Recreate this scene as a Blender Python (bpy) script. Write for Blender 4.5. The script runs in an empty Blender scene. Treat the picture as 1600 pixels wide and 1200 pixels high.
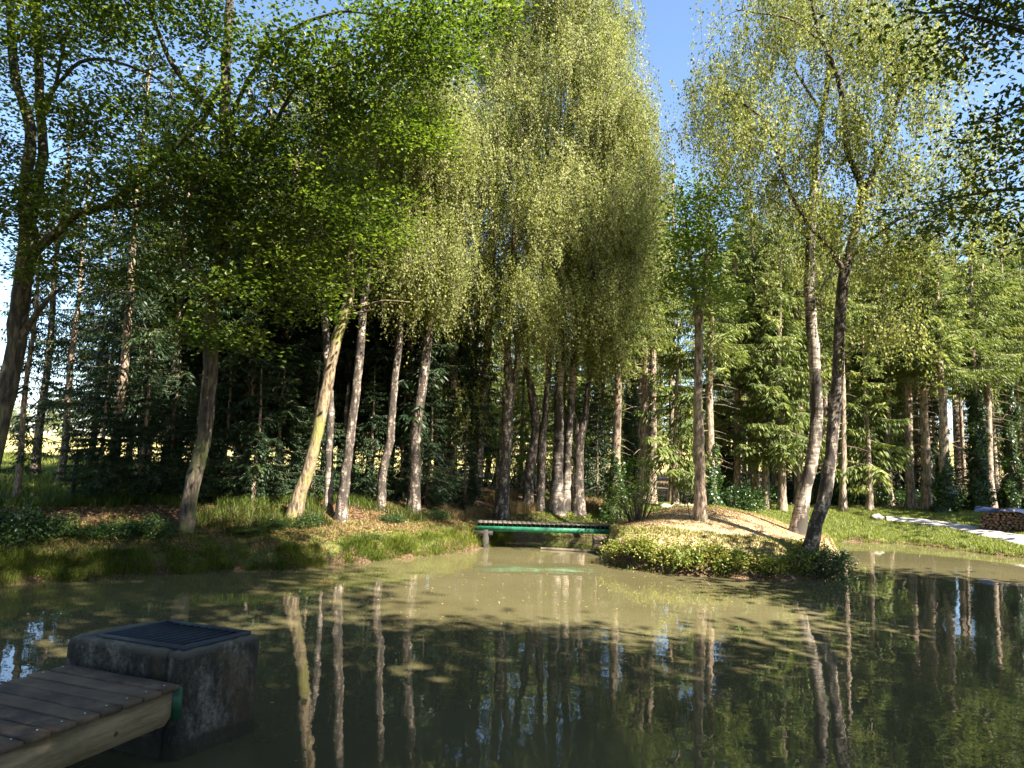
import bpy, math, random
import numpy as np
from mathutils import Vector

# ------------------------------------------------------------------ camera
SC = bpy.context.scene
COL = SC.collection
FPX = 1100.0
CAM_H = 2.3
PITCH = math.radians(6.0)
ROLL = 0.03
F_ = np.array([0, math.cos(PITCH), math.sin(PITCH)])
R0 = np.array([1.0, 0, 0]); U0 = np.array([0, -math.sin(PITCH), math.cos(PITCH)])
R_ = R0 * math.cos(ROLL) + U0 * math.sin(ROLL)
U_ = U0 * math.cos(ROLL) - R0 * math.sin(ROLL)
CAMP = np.array([0, 0, CAM_H])

cam_d = bpy.data.cameras.new('camera'); cam = bpy.data.objects.new('camera', cam_d); COL.objects.link(cam)
cam_d.lens = 36.0 * FPX / 1600; cam_d.sensor_width = 36; cam_d.clip_end = 3000; cam_d.clip_start = .05
from mathutils import Matrix
M = Matrix.Identity(4)
for i in range(3):
    M[i][0] = R_[i]; M[i][1] = U_[i]; M[i][2] = -F_[i]; M[i][3] = CAMP[i]
cam.matrix_world = M
SC.camera = cam

# ------------------------------------------------------------------ light
SUN_EL = math.radians(46)
SUN_AZ = math.radians(128)      # clockwise from +Y (view direction): right and behind the camera
world = bpy.data.worlds.new('World'); SC.world = world; world.use_nodes = True
wn = world.node_tree; bg = wn.nodes['Background']
sky = wn.nodes.new('ShaderNodeTexSky'); sky.sky_type = 'NISHITA'; sky.sun_disc = False
sky.sun_elevation = SUN_EL; sky.sun_rotation = SUN_AZ; sky.air_density = 1.0; sky.dust_density = .3; sky.ozone_density = 3.0
wn.links.new(sky.outputs[0], bg.inputs[0]); bg.inputs[1].default_value = .062
sd = bpy.data.lights.new('sun', 'SUN'); sun = bpy.data.objects.new('sun', sd); COL.objects.link(sun)
sd.energy = 5.0; sd.angle = math.radians(.55); sd.color = (1, .93, .8)
SUND = Vector((math.sin(SUN_AZ) * math.cos(SUN_EL), math.cos(SUN_AZ) * math.cos(SUN_EL), math.sin(SUN_EL)))
sun.rotation_euler = SUND.to_track_quat('Z', 'Y').to_euler()
SC.view_settings.view_transform = 'Standard'; SC.view_settings.look = 'None'
SC.view_settings.exposure = 2.5; SC.view_settings.gamma = 1
SC.cycles.max_bounces = 6; SC.cycles.diffuse_bounces = 3; SC.cycles.glossy_bounces = 3
SC.cycles.transmission_bounces = 3; SC.cycles.transparent_max_bounces = 4
SC.cycles.sample_clamp_indirect = 6

# ------------------------------------------------------------------ pixel helpers (layout survey)
def ray(px, py):
    return F_ + R_ * (px - 800) / FPX - U_ * (py - 600) / FPX
def P(px, py, z):
    d = ray(px, py); return CAMP + d * (z - CAM_H) / d[2]
def AT(px, py, Y):
    d = ray(px, py); return CAMP + d * Y / d[1]

def ss(a, b, x):
    t = np.clip((np.asarray(x, float) - a) / (b - a), 0, 1); return t * t * (3 - 2 * t)

# ------------------------------------------------------------------ terrain
WL = [(-300, 950), (-120, 927), (-40, 920), (0, 917), (50, 909), (130, 907), (190, 900), (250, 896), (300, 897), (350, 892), (420, 892),
      (480, 889), (530, 883), (560, 880), (600, 876), (680, 868), (735, 860), (775, 853), (800, 846), (870, 841), (925, 838), (950, 839),
      (950, 850), (945, 868), (950, 880), (985, 890), (1050, 897), (1110, 901), (1180, 905), (1240, 908), (1290, 899), (1312, 880),
      (1312, 862), (1300, 848), (1330, 846), (1360, 848), (1420, 851), (1480, 857), (1540, 866), (1600, 872), (1700, 884)]
POLY = [tuple(P(a, b, 0)[:2]) for a, b in WL]
POLY += [(14.6, 13), (10.8, 9), (7.2, 6.2), (5.0, 4.2), (3.4, 2.3), (0, 1.6), (-5, 1.2), (-9.5, 2.2), (-12.5, 6)]
POLY = np.array(POLY)
PA = POLY; PB = np.roll(POLY, -1, axis=0)
ISL = P(1130, 880, 0)[:2] + np.array([.25, 1.15])

def sdist(x, y):
    x = np.atleast_1d(np.asarray(x, float)); y = np.atleast_1d(np.asarray(y, float))
    best = np.full(x.shape, 1e9); ins = np.zeros(x.shape, bool)
    for a, b in zip(PA, PB):
        e = b - a; L = e @ e + 1e-9
        t = np.clip(((x - a[0]) * e[0] + (y - a[1]) * e[1]) / L, 0, 1)
        d = np.hypot(x - a[0] - t * e[0], y - a[1] - t * e[1]); best = np.minimum(best, d)
        c = ((a[1] > y) != (b[1] > y))
        with np.errstate(divide='ignore', invalid='ignore'):
            xi = (b[0] - a[0]) * (y - a[1]) / (b[1] - a[1] + 1e-12) + a[0]
        ins ^= c & (x < xi)
    return np.where(ins, -best, best)

def wob(x, y, s, k=0):
    return (np.sin(x * 1.7 * s + 1.3 * k + 2.1 * np.sin(y * .9 * s + k)) + np.sin(y * 2.1 * s + 2.2 * k + 1.7 * np.sin(x * 1.1 * s))
            + .6 * np.sin((x + y) * 3.7 * s + k)) / 2.6

def height(x, y, s=None):
    x = np.atleast_1d(np.asarray(x, float)); y = np.atleast_1d(np.asarray(y, float))
    if s is None: s = sdist(x, y)
    sw = s + .15 * wob(x, y, 2.2, 1) + .08 * wob(x, y, 5.3, 3)
    sw = np.where(s < 0, np.minimum(s, sw), sw)
    left = .36 * ss(0, .4, sw) + .2 * ss(.3, 1.4, s) + .42 * ss(1.3, 3.2, s) + .03 * wob(x, y, 1.1)
    right = .16 * ss(0, .3, sw) + .22 * ss(.2, 2.2, s) + .34 * ss(1.5, 6, s) + .015 * wob(x, y, 1.3)
    w = ss(1.2, 5.5, x)
    h = left * (1 - w) + right * w
    r = np.hypot((x - ISL[0]) / 2.9, (y - ISL[1]) / 2.1)
    h = h + (.40 * ss(0, .3, sw)) * (1 - ss(1.0, 1.6, r)) + .24 * (1 - ss(.0, 1.15, r)) * ss(0, .8, s)
    h = h + .42 * (1 - ss(0, 1, np.hypot((x - 4.5) / 6.5, (y - 22.5) / 5.5))) * ss(0, 2, s)
    # meadow rising beyond the left trees, hillside beyond the wood on the right
    d = np.hypot(x, y)
    lf = (1 - ss(-4, 6, x)) * ss(6, 14, y)
    h = h + lf * (.028 * np.clip(s - 6, 0, 90)) + (1 - lf) * .09 * np.clip(d - 46, 0, 60)
    h = h - .02 * np.clip(d - 140, 0, 500)
    h = h + .05 * wob(x, y, .35, 2) * ss(1, 5, s)
    inside = -1.1 * ss(0, 1.2, -s) - .02
    return np.where(s < 0, inside, np.maximum(h, .02))

def hz(x, y): return float(height(x, y)[0])

def ghit(px, py):
    d = ray(px, py); t = np.arange(2.5, 140, .05); p = CAMP[None] + d[None] * t[:, None] / d[1]
    hh = height(p[:, 0], p[:, 1]); k = np.argmax(p[:, 2] < hh)
    return p[k]

# ------------------------------------------------------------------ mesh builder
class MB:
    def __init__(s): s.V = []; s.L = []; s.S = []; s.T = []; s.n = 0
    def add(s, v, faces, tint=None):
        """v (n,3), faces (m,k) int array"""
        v = np.asarray(v, float); faces = np.asarray(faces, np.int64)
        s.V.append(v); s.L.append((faces + s.n).ravel()); s.S.append(np.full(len(faces), faces.shape[1], np.int64))
        s.T.append(np.full(len(v), .5) if tint is None else np.broadcast_to(np.asarray(tint, float), (len(v),)))
        s.n += len(v)
    def box(s, o, u, v, w, tint=None):
        o, u, v, w = map(lambda a: np.asarray(a, float), (o, u, v, w))
        p = [o, o + u, o + u + v, o + v]; p += [q + w for q in p]
        f = [[0, 3, 2, 1], [4, 5, 6, 7], [0, 1, 5, 4], [1, 2, 6, 5], [2, 3, 7, 6], [3, 0, 4, 7]]
        s.add(p, f, tint)
    def tube(s, pts, rad, sides=8, rough=0, rng=None, cap=True, tint=None):
        pts = np.asarray(pts, float); n = len(pts); rad = np.broadcast_to(np.asarray(rad, float), (n,))
        t = np.gradient(pts, axis=0); t /= np.linalg.norm(t, axis=1)[:, None] + 1e-9
        ref = np.array([0, 0, 1.0]) if abs(t[:, 2]).mean() < .75 else np.array([0, 1.0, 0])
        a = np.cross(t, ref); a /= np.linalg.norm(a, axis=1)[:, None] + 1e-9; b = np.cross(t, a)
        th = np.arange(sides) * 2 * np.pi / sides
        rr = rad[:, None] * np.ones((1, sides))
        if rough and rng is not None:
            lobes = rng.normal(0, 1, sides); rr = rr * (1 + rough * .6 * lobes[None] + rough * rng.normal(0, 1, rr.shape))
        v = pts[:, None] + rr[..., None] * (np.cos(th)[None, :, None] * a[:, None] + np.sin(th)[None, :, None] * b[:, None])
        i = np.arange(n - 1)[:, None] * sides; j = np.arange(sides)[None]; k = (j + 1) % sides
        f = np.stack([i + j, i + k, i + sides + k, i + sides + j], -1).reshape(-1, 4)
        s.add(v.reshape(-1, 3), f, tint)
        if cap:
            s.L.append(np.arange(sides) + s.n - sides); s.S.append(np.array([sides]))
    def merge(s, o, slot=1):
        s.M = [0] * len(s.S) + [slot] * len(o.S)
        for l in o.L: s.L.append(l + s.n)
        s.V += o.V; s.S += o.S; s.T += o.T; s.n += o.n; return s
    def build(s, name, mat, parent=None, origin=(0, 0, 0), smooth=True, mat2=None):
        me = bpy.data.meshes.new(name)
        V = np.concatenate(s.V) - np.asarray(origin, float); L = np.concatenate(s.L); S = np.concatenate(s.S)
        me.vertices.add(len(V)); me.vertices.foreach_set('co', V.ravel().astype(np.float32))
        me.loops.add(len(L)); me.loops.foreach_set('vertex_index', L.astype(np.int32))
        me.polygons.add(len(S)); st = np.concatenate([[0], np.cumsum(S)[:-1]])
        me.polygons.foreach_set('loop_start', st.astype(np.int32))
        me.update(calc_edges=True)
        if smooth: me.polygons.foreach_set('use_smooth', np.ones(len(S), bool))
        at = me.attributes.new('tint', 'FLOAT', 'POINT'); at.data.foreach_set('value', np.concatenate(s.T).astype(np.float32))
        me.materials.append(mat)
        if mat2:
            me.materials.append(mat2)
            mi = np.concatenate([np.full(len(q), m, np.int32) for q, m in zip(s.S, s.M)]); me.polygons.foreach_set('material_index', mi)
        o = bpy.data.objects.new(name, me); COL.objects.link(o)
        if parent: o.parent = parent
        elif any(origin): o.location = origin
        return o

def nrm(a): return a / (np.linalg.norm(a, axis=-1, keepdims=True) + 1e-9)

def add_leaves(mb, C, ax, nr, ln, wd, tint, lobed=False):
    """C leaf centres, ax leaf axis, nr leaf normal: small folded leaf blades"""
    ax = nrm(ax); side = nrm(np.cross(nr, ax)); nr = np.cross(ax, side)
    ln = np.asarray(ln)[:, None]; wd = np.asarray(wd)[:, None]
    n = len(C)
    if not lobed:
        v = np.stack([C - ax * ln * .5, C + side * wd * .5 - ax * ln * .08 + nr * wd * .12, C + ax * ln * .5, C - side * wd * .5 - ax * ln * .08 + nr * wd * .12], 1)
        f = (np.arange(n)[:, None] * 4 + np.arange(4)[None])
        mb.add(v.reshape(-1, 3), f, np.repeat(tint, 4))
    else:
        up = nr * wd * .22
        v = np.stack([C - ax * ln * .5, C - side * wd * .3 - ax * ln * .15 + up, C - side * wd * .55 + ax * ln * .2 + up, C + ax * ln * .5 - up * .5,
                      C + side * wd * .55 + ax * ln * .2 + up, C + side * wd * .3 - ax * ln * .15 + up], 1)
        b = np.arange(n)[:, None] * 6
        f = np.concatenate([b + np.array([[0, 3, 2, 1]]), b + np.array([[0, 5, 4, 3]])])
        mb.add(v.reshape(-1, 3), f, np.repeat(tint, 6))

# ------------------------------------------------------------------ materials
def newmat(name):
    m = bpy.data.materials.new(name); m.use_nodes = True; nt = m.node_tree
    return m, nt, nt.nodes['Principled BSDF']
def ramp(nt, fac, stops):
    r = nt.nodes.new('ShaderNodeValToRGB'); el = r.color_ramp.elements
    while len(el) < len(stops): el.new(.5)
    for e, (p, c) in zip(el, stops): e.position = p; e.color = (*c, 1)
    nt.links.new(fac, r.inputs[0]); return r.outputs[0]
def noise(nt, scale, detail=4, rough=.6, vec=None, sc=None, w='Object'):
    n = nt.nodes.new('ShaderNodeTexNoise'); n.inputs['Scale'].default_value = scale
    n.inputs['Detail'].default_value = detail; n.inputs['Roughness'].default_value = rough
    if vec is None:
        tc = nt.nodes.new('ShaderNodeTexCoord'); vec = tc.outputs[w]
    if sc:
        mp = nt.nodes.new('ShaderNodeMapping'); mp.inputs['Scale'].default_value = sc
        nt.links.new(vec, mp.inputs[0]); vec = mp.outputs[0]
    nt.links.new(vec, n.inputs['Vector']); return n.outputs['Fac']
def mixc(nt, fac, a, b, mode='MIX'):
    m = nt.nodes.new('ShaderNodeMix'); m.data_type = 'RGBA'; m.blend_type = mode
    if isinstance(fac, float): m.inputs[0].default_value = fac
    else: nt.links.new(fac, m.inputs[0])
    for i, v in ((6, a), (7, b)):
        if isinstance(v, tuple): m.inputs[i].default_value = (*v, 1)
        else: nt.links.new(v, m.inputs[i])
    return m.outputs[2]
def attr(nt, name='tint'):
    a = nt.nodes.new('ShaderNodeAttribute'); a.attribute_name = name; return a.outputs['Fac']
def bump(nt, bs, h, strength=.5, dist=.02):
    b = nt.nodes.new('ShaderNodeBump'); b.inputs['Strength'].default_value = strength; b.inputs['Distance'].default_value = dist
    nt.links.new(h, b.inputs['Height']); nt.links.new(b.outputs[0], bs.inputs['Normal'])
def maprange(nt, v, a, b, c=0., d=1.):
    m = nt.nodes.new('ShaderNodeMapRange'); m.inputs[1].default_value = a; m.inputs[2].default_value = b
    m.inputs[3].default_value = c; m.inputs[4].default_value = d; nt.links.new(v, m.inputs[0]); return m.outputs[0]

def leafmat(name, c0, c1, c2, trans=.45, rough=.45, spec=.35, tcol=None):
    m, nt, bs = newmat(name)
    col = ramp(nt, attr(nt), [(0, c0), (.5, c1), (1, c2)])
    nt.links.new(col, bs.inputs['Base Color']); bs.inputs['Roughness'].default_value = rough
    bs.inputs['Specular IOR Level'].default_value = spec
    tr = nt.nodes.new('ShaderNodeBsdfTranslucent')
    tc = mixc(nt, 1.0, col, tcol or (1.5, 1.6, .6), 'MULTIPLY'); nt.links.new(tc, tr.inputs[0])
    mx = nt.nodes.new('ShaderNodeMixShader'); mx.inputs[0].default_value = trans
    nt.links.new(bs.outputs[0], mx.inputs[1]); nt.links.new(tr.outputs[0], mx.inputs[2])
    nt.links.new(mx.outputs[0], nt.nodes['Material Output'].inputs[0]); return m

M_BIRCH = leafmat('birch_leaves', (.095, .115, .028), (.205, .225, .068), (.34, .34, .14), .48, .55, .2, (1.2, 1.2, .65))
M_OAK = leafmat('oak_leaves', (.035, .06, .011), (.085, .125, .020), (.20, .24, .045), .45, .42, .35, (1.25, 1.35, .5))
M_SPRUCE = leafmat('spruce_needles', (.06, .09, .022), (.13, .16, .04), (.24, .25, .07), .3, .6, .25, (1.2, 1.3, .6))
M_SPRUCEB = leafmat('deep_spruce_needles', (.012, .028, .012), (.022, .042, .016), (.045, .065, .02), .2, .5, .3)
M_SHRUB = leafmat('shrub_leaves', (.07, .12, .02), (.13, .20, .035), (.22, .28, .07), .4, .4, .4)
M_IVY = leafmat('ivy_leaves', (.015, .035, .010), (.03, .065, .015), (.07, .11, .03), .3, .35, .5)
M_GRASS = leafmat('grass_blades', (.05, .07, .013), (.11, .145, .026), (.26, .25, .07), .4, .5, .3)
M_DRY = leafmat('dry_grass', (.16, .12, .05), (.26, .19, .09), (.36, .26, .13), .3, .6, .2, (1.2, 1.1, .8))
M_DEADLEAF = leafmat('fallen_leaves', (.09, .045, .022), (.22, .125, .055), (.45, .38, .14), .2, .5, .3, (1.2, 1, .6))

def barkmat(name, kind):
    m, nt, bs = newmat(name)
    if kind == 'birch':
        band = noise(nt, 3.0, 6, .65, sc=(1.2, 1.2, 7)); big = noise(nt, 2.2, 5, .6, sc=(1.5, 1.5, .8))
        crack = noise(nt, 14, 5, .7, sc=(1.5, 1.5, .35))
        base = ramp(nt, band, [(.36, (.06, .045, .035)), (.46, (.20, .155, .12)), (.56, (.38, .32, .265)), (1, (.52, .46, .40))])
        col = mixc(nt, ramp(nt, big, [(.46, (0, 0, 0)), (.54, (1, 1, 1))]), base, (.04, .03, .022))
        col = mixc(nt, ramp(nt, crack, [(.50, (0, 0, 0)), (.66, (.8, .8, .8))]), col, (.045, .035, .028))
        h = crack; st = .8
    elif kind == 'rough':      # old birch: black plates with light patches
        a = noise(nt, 4.2, 6, .72, sc=(2.0, 2.0, .7)); b = noise(nt, 7, 5, .7, sc=(1.3, 1.3, 2.2))
        col = ramp(nt, a, [(.42, (.018, .014, .011)), (.5, (.07, .05, .038)), (.56, (.22, .17, .13)), (.66, (.55, .46, .38))])
        col = mixc(nt, ramp(nt, b, [(.48, (0, 0, 0)), (.56, (.9, .9, .9))]), col, (.035, .026, .02))
        h = a; st = 1.0
    elif kind == 'spruce':
        a = noise(nt, 9, 6, .7, sc=(1.6, 1.6, .5)); b = noise(nt, 1.3, 3, .6)
        col = ramp(nt, a, [(.4, (.06, .04, .028)), (.5, (.22, .155, .11)), (.62, (.42, .31, .23))])
        col = mixc(nt, ramp(nt, b, [(.45, (0, 0, 0)), (.7, (.6, .6, .6))]), col, (.19, .18, .10))
        h = a; st = .7
    else:                      # oak / alder: grey brown with moss
        a = noise(nt, 7, 7, .7, sc=(2, 2, .4)); b = noise(nt, 1.6, 4, .6)
        col = ramp(nt, a, [(.4, (.012, .009, .007)), (.5, (.05, .037, .025)), (.62, (.13, .098, .065))])
        col = mixc(nt, ramp(nt, b, [(.48, (0, 0, 0)), (.66, (.75, .75, .75))]), col, (.10, .12, .025))
        h = a; st = 1.0
    nt.links.new(col, bs.inputs['Base Color']); bs.inputs['Roughness'].default_value = .85
    bump(nt, bs, h, st, .03); return m
B_BIRCH = barkmat('birch_bark', 'birch'); B_ROUGH = barkmat('old_birch_bark', 'rough')
B_SPRUCE = barkmat('spruce_bark', 'spruce'); B_OAK = barkmat('mossy_bark', 'oak')
B_LEAN, nt, bs = newmat('pale_leaning_bark')
a = noise(nt, 8, 6, .7, sc=(2, 2, .5)); b = noise(nt, 1.2, 4, .6)
c = ramp(nt, a, [(.4, (.045, .03, .017)), (.5, (.17, .12, .07)), (.62, (.31, .235, .145))])
c = mixc(nt, ramp(nt, b, [(.5, (0, 0, 0)), (.62, (.8, .8, .8))]), c, (.20, .19, .045))
nt.links.new(c, bs.inputs[0]); bs.inputs['Roughness'].default_value = .85; bump(nt, bs, a, .9, .03)

# ground
M_GROUND, nt, bs = newmat('ground_soil_and_turf')
tc = nt.nodes.new('ShaderNodeTexCoord'); V = tc.outputs['Object']
fine = noise(nt, 26, 8, .75, V); mid = noise(nt, 1.6, 6, .65, V); big = noise(nt, .25, 4, .6, V)
soil = ramp(nt, fine, [(.38, (.03, .019, .012)), (.5, (.10, .062, .037)), (.64, (.26, .17, .10))])
dry = ramp(nt, fine, [(.3, (.30, .19, .10)), (.5, (.48, .33, .19)), (.7, (.62, .45, .28))])
green = ramp(nt, fine, [(.36, (.035, .04, .012)), (.5, (.10, .115, .03)), (.64, (.22, .20, .07))])
gm = nt.nodes.new('ShaderNodeAttribute'); gm.attribute_name = 'turf'
dm = nt.nodes.new('ShaderNodeAttribute'); dm.attribute_name = 'dry'
fm = nt.nodes.new('ShaderNodeAttribute'); fm.attribute_name = 'meadow'
def jit(src, amt):
    ad = nt.nodes.new('ShaderNodeMath'); ad.operation = 'MULTIPLY_ADD'; nt.links.new(mid, ad.inputs[0]); ad.inputs[1].default_value = amt
    nt.links.new(src, ad.inputs[2]); return maprange(nt, ad.outputs[0], .35 + amt * .5, .65 + amt * .5)
c = mixc(nt, jit(gm.outputs['Fac'], 1.0), soil, green)
c = mixc(nt, jit(dm.outputs['Fac'], .8), c, dry)
mead = ramp(nt, mid, [(.35, (.30, .29, .085)), (.6, (.50, .40, .17))])
c = mixc(nt, fm.outputs['Fac'], c, mead)
nt.links.new(c, bs.inputs[0]); bs.inputs['Roughness'].default_value = .95; bs.inputs['Specular IOR Level'].default_value = .1
bump(nt, bs, fine, .9, .05)

M_PATH, nt, bs = newmat('gravel')
g = noise(nt, 40, 6, .8); g2 = noise(nt, 1.2, 3, .6)
c = ramp(nt, g, [(.38, (.17, .15, .14)), (.5, (.32, .29, .27)), (.62, (.50, .46, .44))]); c = mixc(nt, maprange(nt, g2, .4, .8, 0, .4), c, (.35, .29, .20))
nt.links.new(c, bs.inputs[0]); bs.inputs['Roughness'].default_value = .95; bump(nt, bs, g, .8, .02)

M_WATER, nt, bs = newmat('pond_water')
tc = nt.nodes.new('ShaderNodeTexCoord'); V = tc.outputs['Object']
w1 = noise(nt, 1.1, 3, .5, V, (1, 1, 1)); w2 = noise(nt, 7, 2, .5, V, (1, 1.6, 1)); mk = noise(nt, .28, 4, .55, V)
c = ramp(nt, mk, [(.3, (.082, .071, .033)), (.7, (.118, .104, .053))])
nt.links.new(c, bs.inputs[0]); bs.inputs['Roughness'].default_value = .015; bs.inputs['IOR'].default_value = 1.55
bs.inputs['Specular IOR Level'].default_value = .5
mm = nt.nodes.new('ShaderNodeMath'); mm.operation = 'MULTIPLY_ADD'; nt.links.new(w2, mm.inputs[0]); mm.inputs[1].default_value = .06; nt.links.new(w1, mm.inputs[2])
bump(nt, bs, mm.outputs[0], .10, .055)

M_DECK, nt, bs = newmat('weathered_deck_board')
a = noise(nt, 5, 7, .7, sc=(1, 1, 1)); b = noise(nt, 45, 5, .7)
tn = attr(nt)
c = ramp(nt, a, [(.38, (.035, .018, .009)), (.5, (.10, .055, .028)), (.62, (.20, .12, .065))]); c = mixc(nt, maprange(nt, b, .35, .7, 0, .6), c, (.05, .04, .035))
c = mixc(nt, maprange(nt, tn, 0, 1, 0, .5), c, (.16, .10, .06))
nt.links.new(c, bs.inputs[0]); bs.inputs['Roughness'].default_value = .8; bump(nt, bs, b, .6, .01)

M_BEAM, nt, bs = newmat('pale_pine_beam')
a = noise(nt, 3, 6, .7, sc=(1, 1, 6)); b = noise(nt, 2.0, 5, .65)
c = ramp(nt, a, [(.35, (.17, .115, .055)), (.6, (.34, .25, .145))]); c = mixc(nt, ramp(nt, b, [(.48, (0, 0, 0)), (.66, (.8, .8, .8))]), c, (.11, .095, .04))
tcz = nt.nodes.new('ShaderNodeTexCoord'); sp = nt.nodes.new('ShaderNodeSeparateXYZ'); nt.links.new(tcz.outputs['Generated'], sp.inputs[0])
c = mixc(nt, maprange(nt, sp.outputs[2], .72, 1.0, 0, .75), c, (.07, .06, .03))
vk = nt.nodes.new('ShaderNodeTexVoronoi'); vk.inputs['Scale'].default_value = 4.5; nt.links.new(tcz.outputs['Object'], vk.inputs['Vector'])
c = mixc(nt, ramp(nt, vk.outputs['Distance'], [(.05, (1, 1, 1)), (.10, (0, 0, 0))]), c, (.06, .04, .02))
nt.links.new(c, bs.inputs[0]); bs.inputs['Roughness'].default_value = .75; bump(nt, bs, a, .4, .01)

M_CONC, nt, bs = newmat('stained_concrete')
a = noise(nt, 3.2, 8, .75, sc=(1, 1, .5)); b = noise(nt, 30, 6, .8); c3 = noise(nt, 1.4, 4, .6)
c = ramp(nt, a, [(.4, (.012, .010, .008)), (.5, (.065, .055, .043)), (.6, (.23, .20, .165))])
c = mixc(nt, ramp(nt, b, [(.44, (0, 0, 0)), (.62, (.85, .85, .85))]), c, (.016, .013, .01))
c = mixc(nt, ramp(nt, c3, [(.5, (0, 0, 0)), (.6, (.6, .6, .6))]), c, (.085, .05, .014))
gz = nt.nodes.new('ShaderNodeTexCoord'); sz = nt.nodes.new('ShaderNodeSeparateXYZ'); nt.links.new(gz.outputs['Object'], sz.inputs[0])
zz_ = nt.nodes.new('ShaderNodeMath'); zz_.operation = 'MULTIPLY_ADD'; nt.links.new(a, zz_.inputs[0]); zz_.inputs[1].default_value = -.25; nt.links.new(sz.outputs[2], zz_.inputs[2])
c = mixc(nt, maprange(nt, zz_.outputs[0], -.02, .01, .85, 0.), c, (.035, .026, .010))
c = mixc(nt, maprange(nt, zz_.outputs[0], .60, .66, 0., .55), c, (.20, .175, .14))
nt.links.new(c, bs.inputs[0]); bs.inputs['Roughness'].default_value = .95; bump(nt, bs, b, 1, .02)

def plain(name, col, rough=.6, metal=0, var=.3, nscale=12, bmp=.2):
    m, nt, bs = newmat(name); a = noise(nt, nscale, 5, .7)
    c = ramp(nt, a, [(.3, tuple(x * (1 - var) for x in col)), (.7, tuple(min(1, x * (1 + var)) for x in col))])
    nt.links.new(c, bs.inputs[0]); bs.inputs['Roughness'].default_value = rough; bs.inputs['Metallic'].default_value = metal
    if bmp: bump(nt, bs, a, bmp, .01)
    return m
M_GREEN = plain('green_paint', (.022, .17, .09), .6, 0, .55, 9)
M_DGREEN = plain('deep_green_paint', (.008, .07, .025), .5, 0, .3)
M_GRATE = plain('galvanised_grate', (.022, .03, .045), .6, 0, .3)
M_HOLE = plain('shaft_interior', (.01, .01, .01), .9, 0, .3)
M_PLANK = plain('grey_bridge_planks', (.10, .08, .06), .85, 0, .35)
M_BLACKW = plain('tarred_wood', (.025, .02, .016), .85, 0, .4)
M_LOGEND = plain('split_log', (.13, .075, .05), .85, 0, .7, 9)
M_TARP = plain('blue_tarp', (.012, .022, .06), .5, 0, .6, 7, .8)
M_STONE = plain('field_stone', (.32, .27, .22), .9, 0, .4, 8, .6)
M_POST = plain('weathered_post', (.16, .12, .09), .85, 0, .4, 10, .5)
M_WHITE = plain('pale_plastic', (.55, .56, .6), .5, 0, .15)
M_MOSS = plain('moss', (.16, .18, .02), .95, 0, .5, 30, .8)

# ------------------------------------------------------------------ object tagging
def tag(o, label=None, cat=None, group=None, kind=None):
    if label: o['label'] = label
    if cat: o['category'] = cat
    if group: o['group'] = group
    if kind: o['kind'] = kind
    return o
def thing(name, loc, label, cat, group=None, rz=0, scale=1):
    o = bpy.data.objects.new(name, None); COL.objects.link(o); o.location = [float(v) for v in loc]; o.rotation_euler = (0, 0, rz)
    o.scale = (scale,) * 3 if not hasattr(scale, '__len__') else scale
    o.empty_display_size = .2
    return tag(o, label, cat, group)
CH = {}
def dup(root, loc, rz, scale, label, group=None):
    r = root.copy(); COL.objects.link(r); r.location = [float(v) for v in loc]; r.rotation_euler = (0, 0, rz)
    r.scale = (scale,) * 3 if not hasattr(scale, '__len__') else scale
    r['label'] = label
    if group: r['group'] = group
    for ch in CH[root.name]:
        c = ch.copy(); COL.objects.link(c); c.parent = r
    return r

# ================================================================== SETTING
def axis_grid(lo, hi, step, far_lo, far_hi):
    a = list(np.arange(lo, hi + 1e-6, step)); s = step
    while a[-1] < far_hi: s *= 1.22; a.append(a[-1] + s)
    s = step
    while a[0] > far_lo: s *= 1.22; a.insert(0, a[0] - s)
    return np.array(a)
gx = axis_grid(-17, 19, .17, -700, 700); gy = axis_grid(0, 32, .17, -300, 1200)
X, Y = np.meshgrid(gx, gy); X = X.ravel(); Y = Y.ravel()
S = sdist(X, Y); Z = height(X, Y, S)
mb = MB(); nx = len(gx); i, j = np.meshgrid(np.arange(nx - 1), np.arange(len(gy) - 1)); i = i.ravel(); j = j.ravel()
mb.add(np.stack([X, Y, Z], 1), np.stack([j * nx + i, j * nx + i + 1, (j + 1) * nx + i + 1, (j + 1) * nx + i], 1))
gr = mb.build('ground', M_GROUND); tag(gr, kind='structure')
def zones(x, y, s):
    r = np.hypot((x - ISL[0]) / 2.9, (y - ISL[1]) / 2.1)
    w = ss(0, 4.5, x)
    turf = (1 - w) * (1 - ss(1.4, 2.6, s)) + w * (1 - ss(5, 8.5, s) * (1 - ss(6.0, 3.0, x)))
    turf = turf * ss(.05, .28, s + .06 * wob(x, y, 4, 2))
    turf = np.where((x > 1) & (s > .3) & (x < 22) & (s > 0) & (y < 30), np.maximum(turf, .8 * (1 - ss(24.5, 27, y - 3 * ss(4, 9, x)))), turf)
    dryv = (1 - ss(1.1, 1.5, r)) * 1.0
    mead = (1 - ss(-1, 3, x)) * ss(9, 12, s) * ss(12, 16, y)
    mead = np.maximum(mead, ss(50, 60, np.hypot(x, y)))
    return turf, dryv, mead
tf, dr, me_ = zones(X, Y, S)
for nm, val in (('turf', tf), ('dry', dr), ('meadow', me_)):
    at = gr.data.attributes.new(nm, 'FLOAT', 'POINT'); at.data.foreach_set('value', np.clip(val, 0, 1).astype(np.float32))

mb = MB(); wx0, wx1 = POLY[:, 0].min() - .4, POLY[:, 0].max() + .3; wy0, wy1 = POLY[:, 1].min() - .3, POLY[:, 1].max() + .3
mb.add([(wx0, wy0, 0), (wx1, wy0, 0), (wx1, wy1, 0), (wx0, wy1, 0)], [[0, 1, 2, 3]])
tag(mb.build('water', M_WATER), kind='structure')

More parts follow.
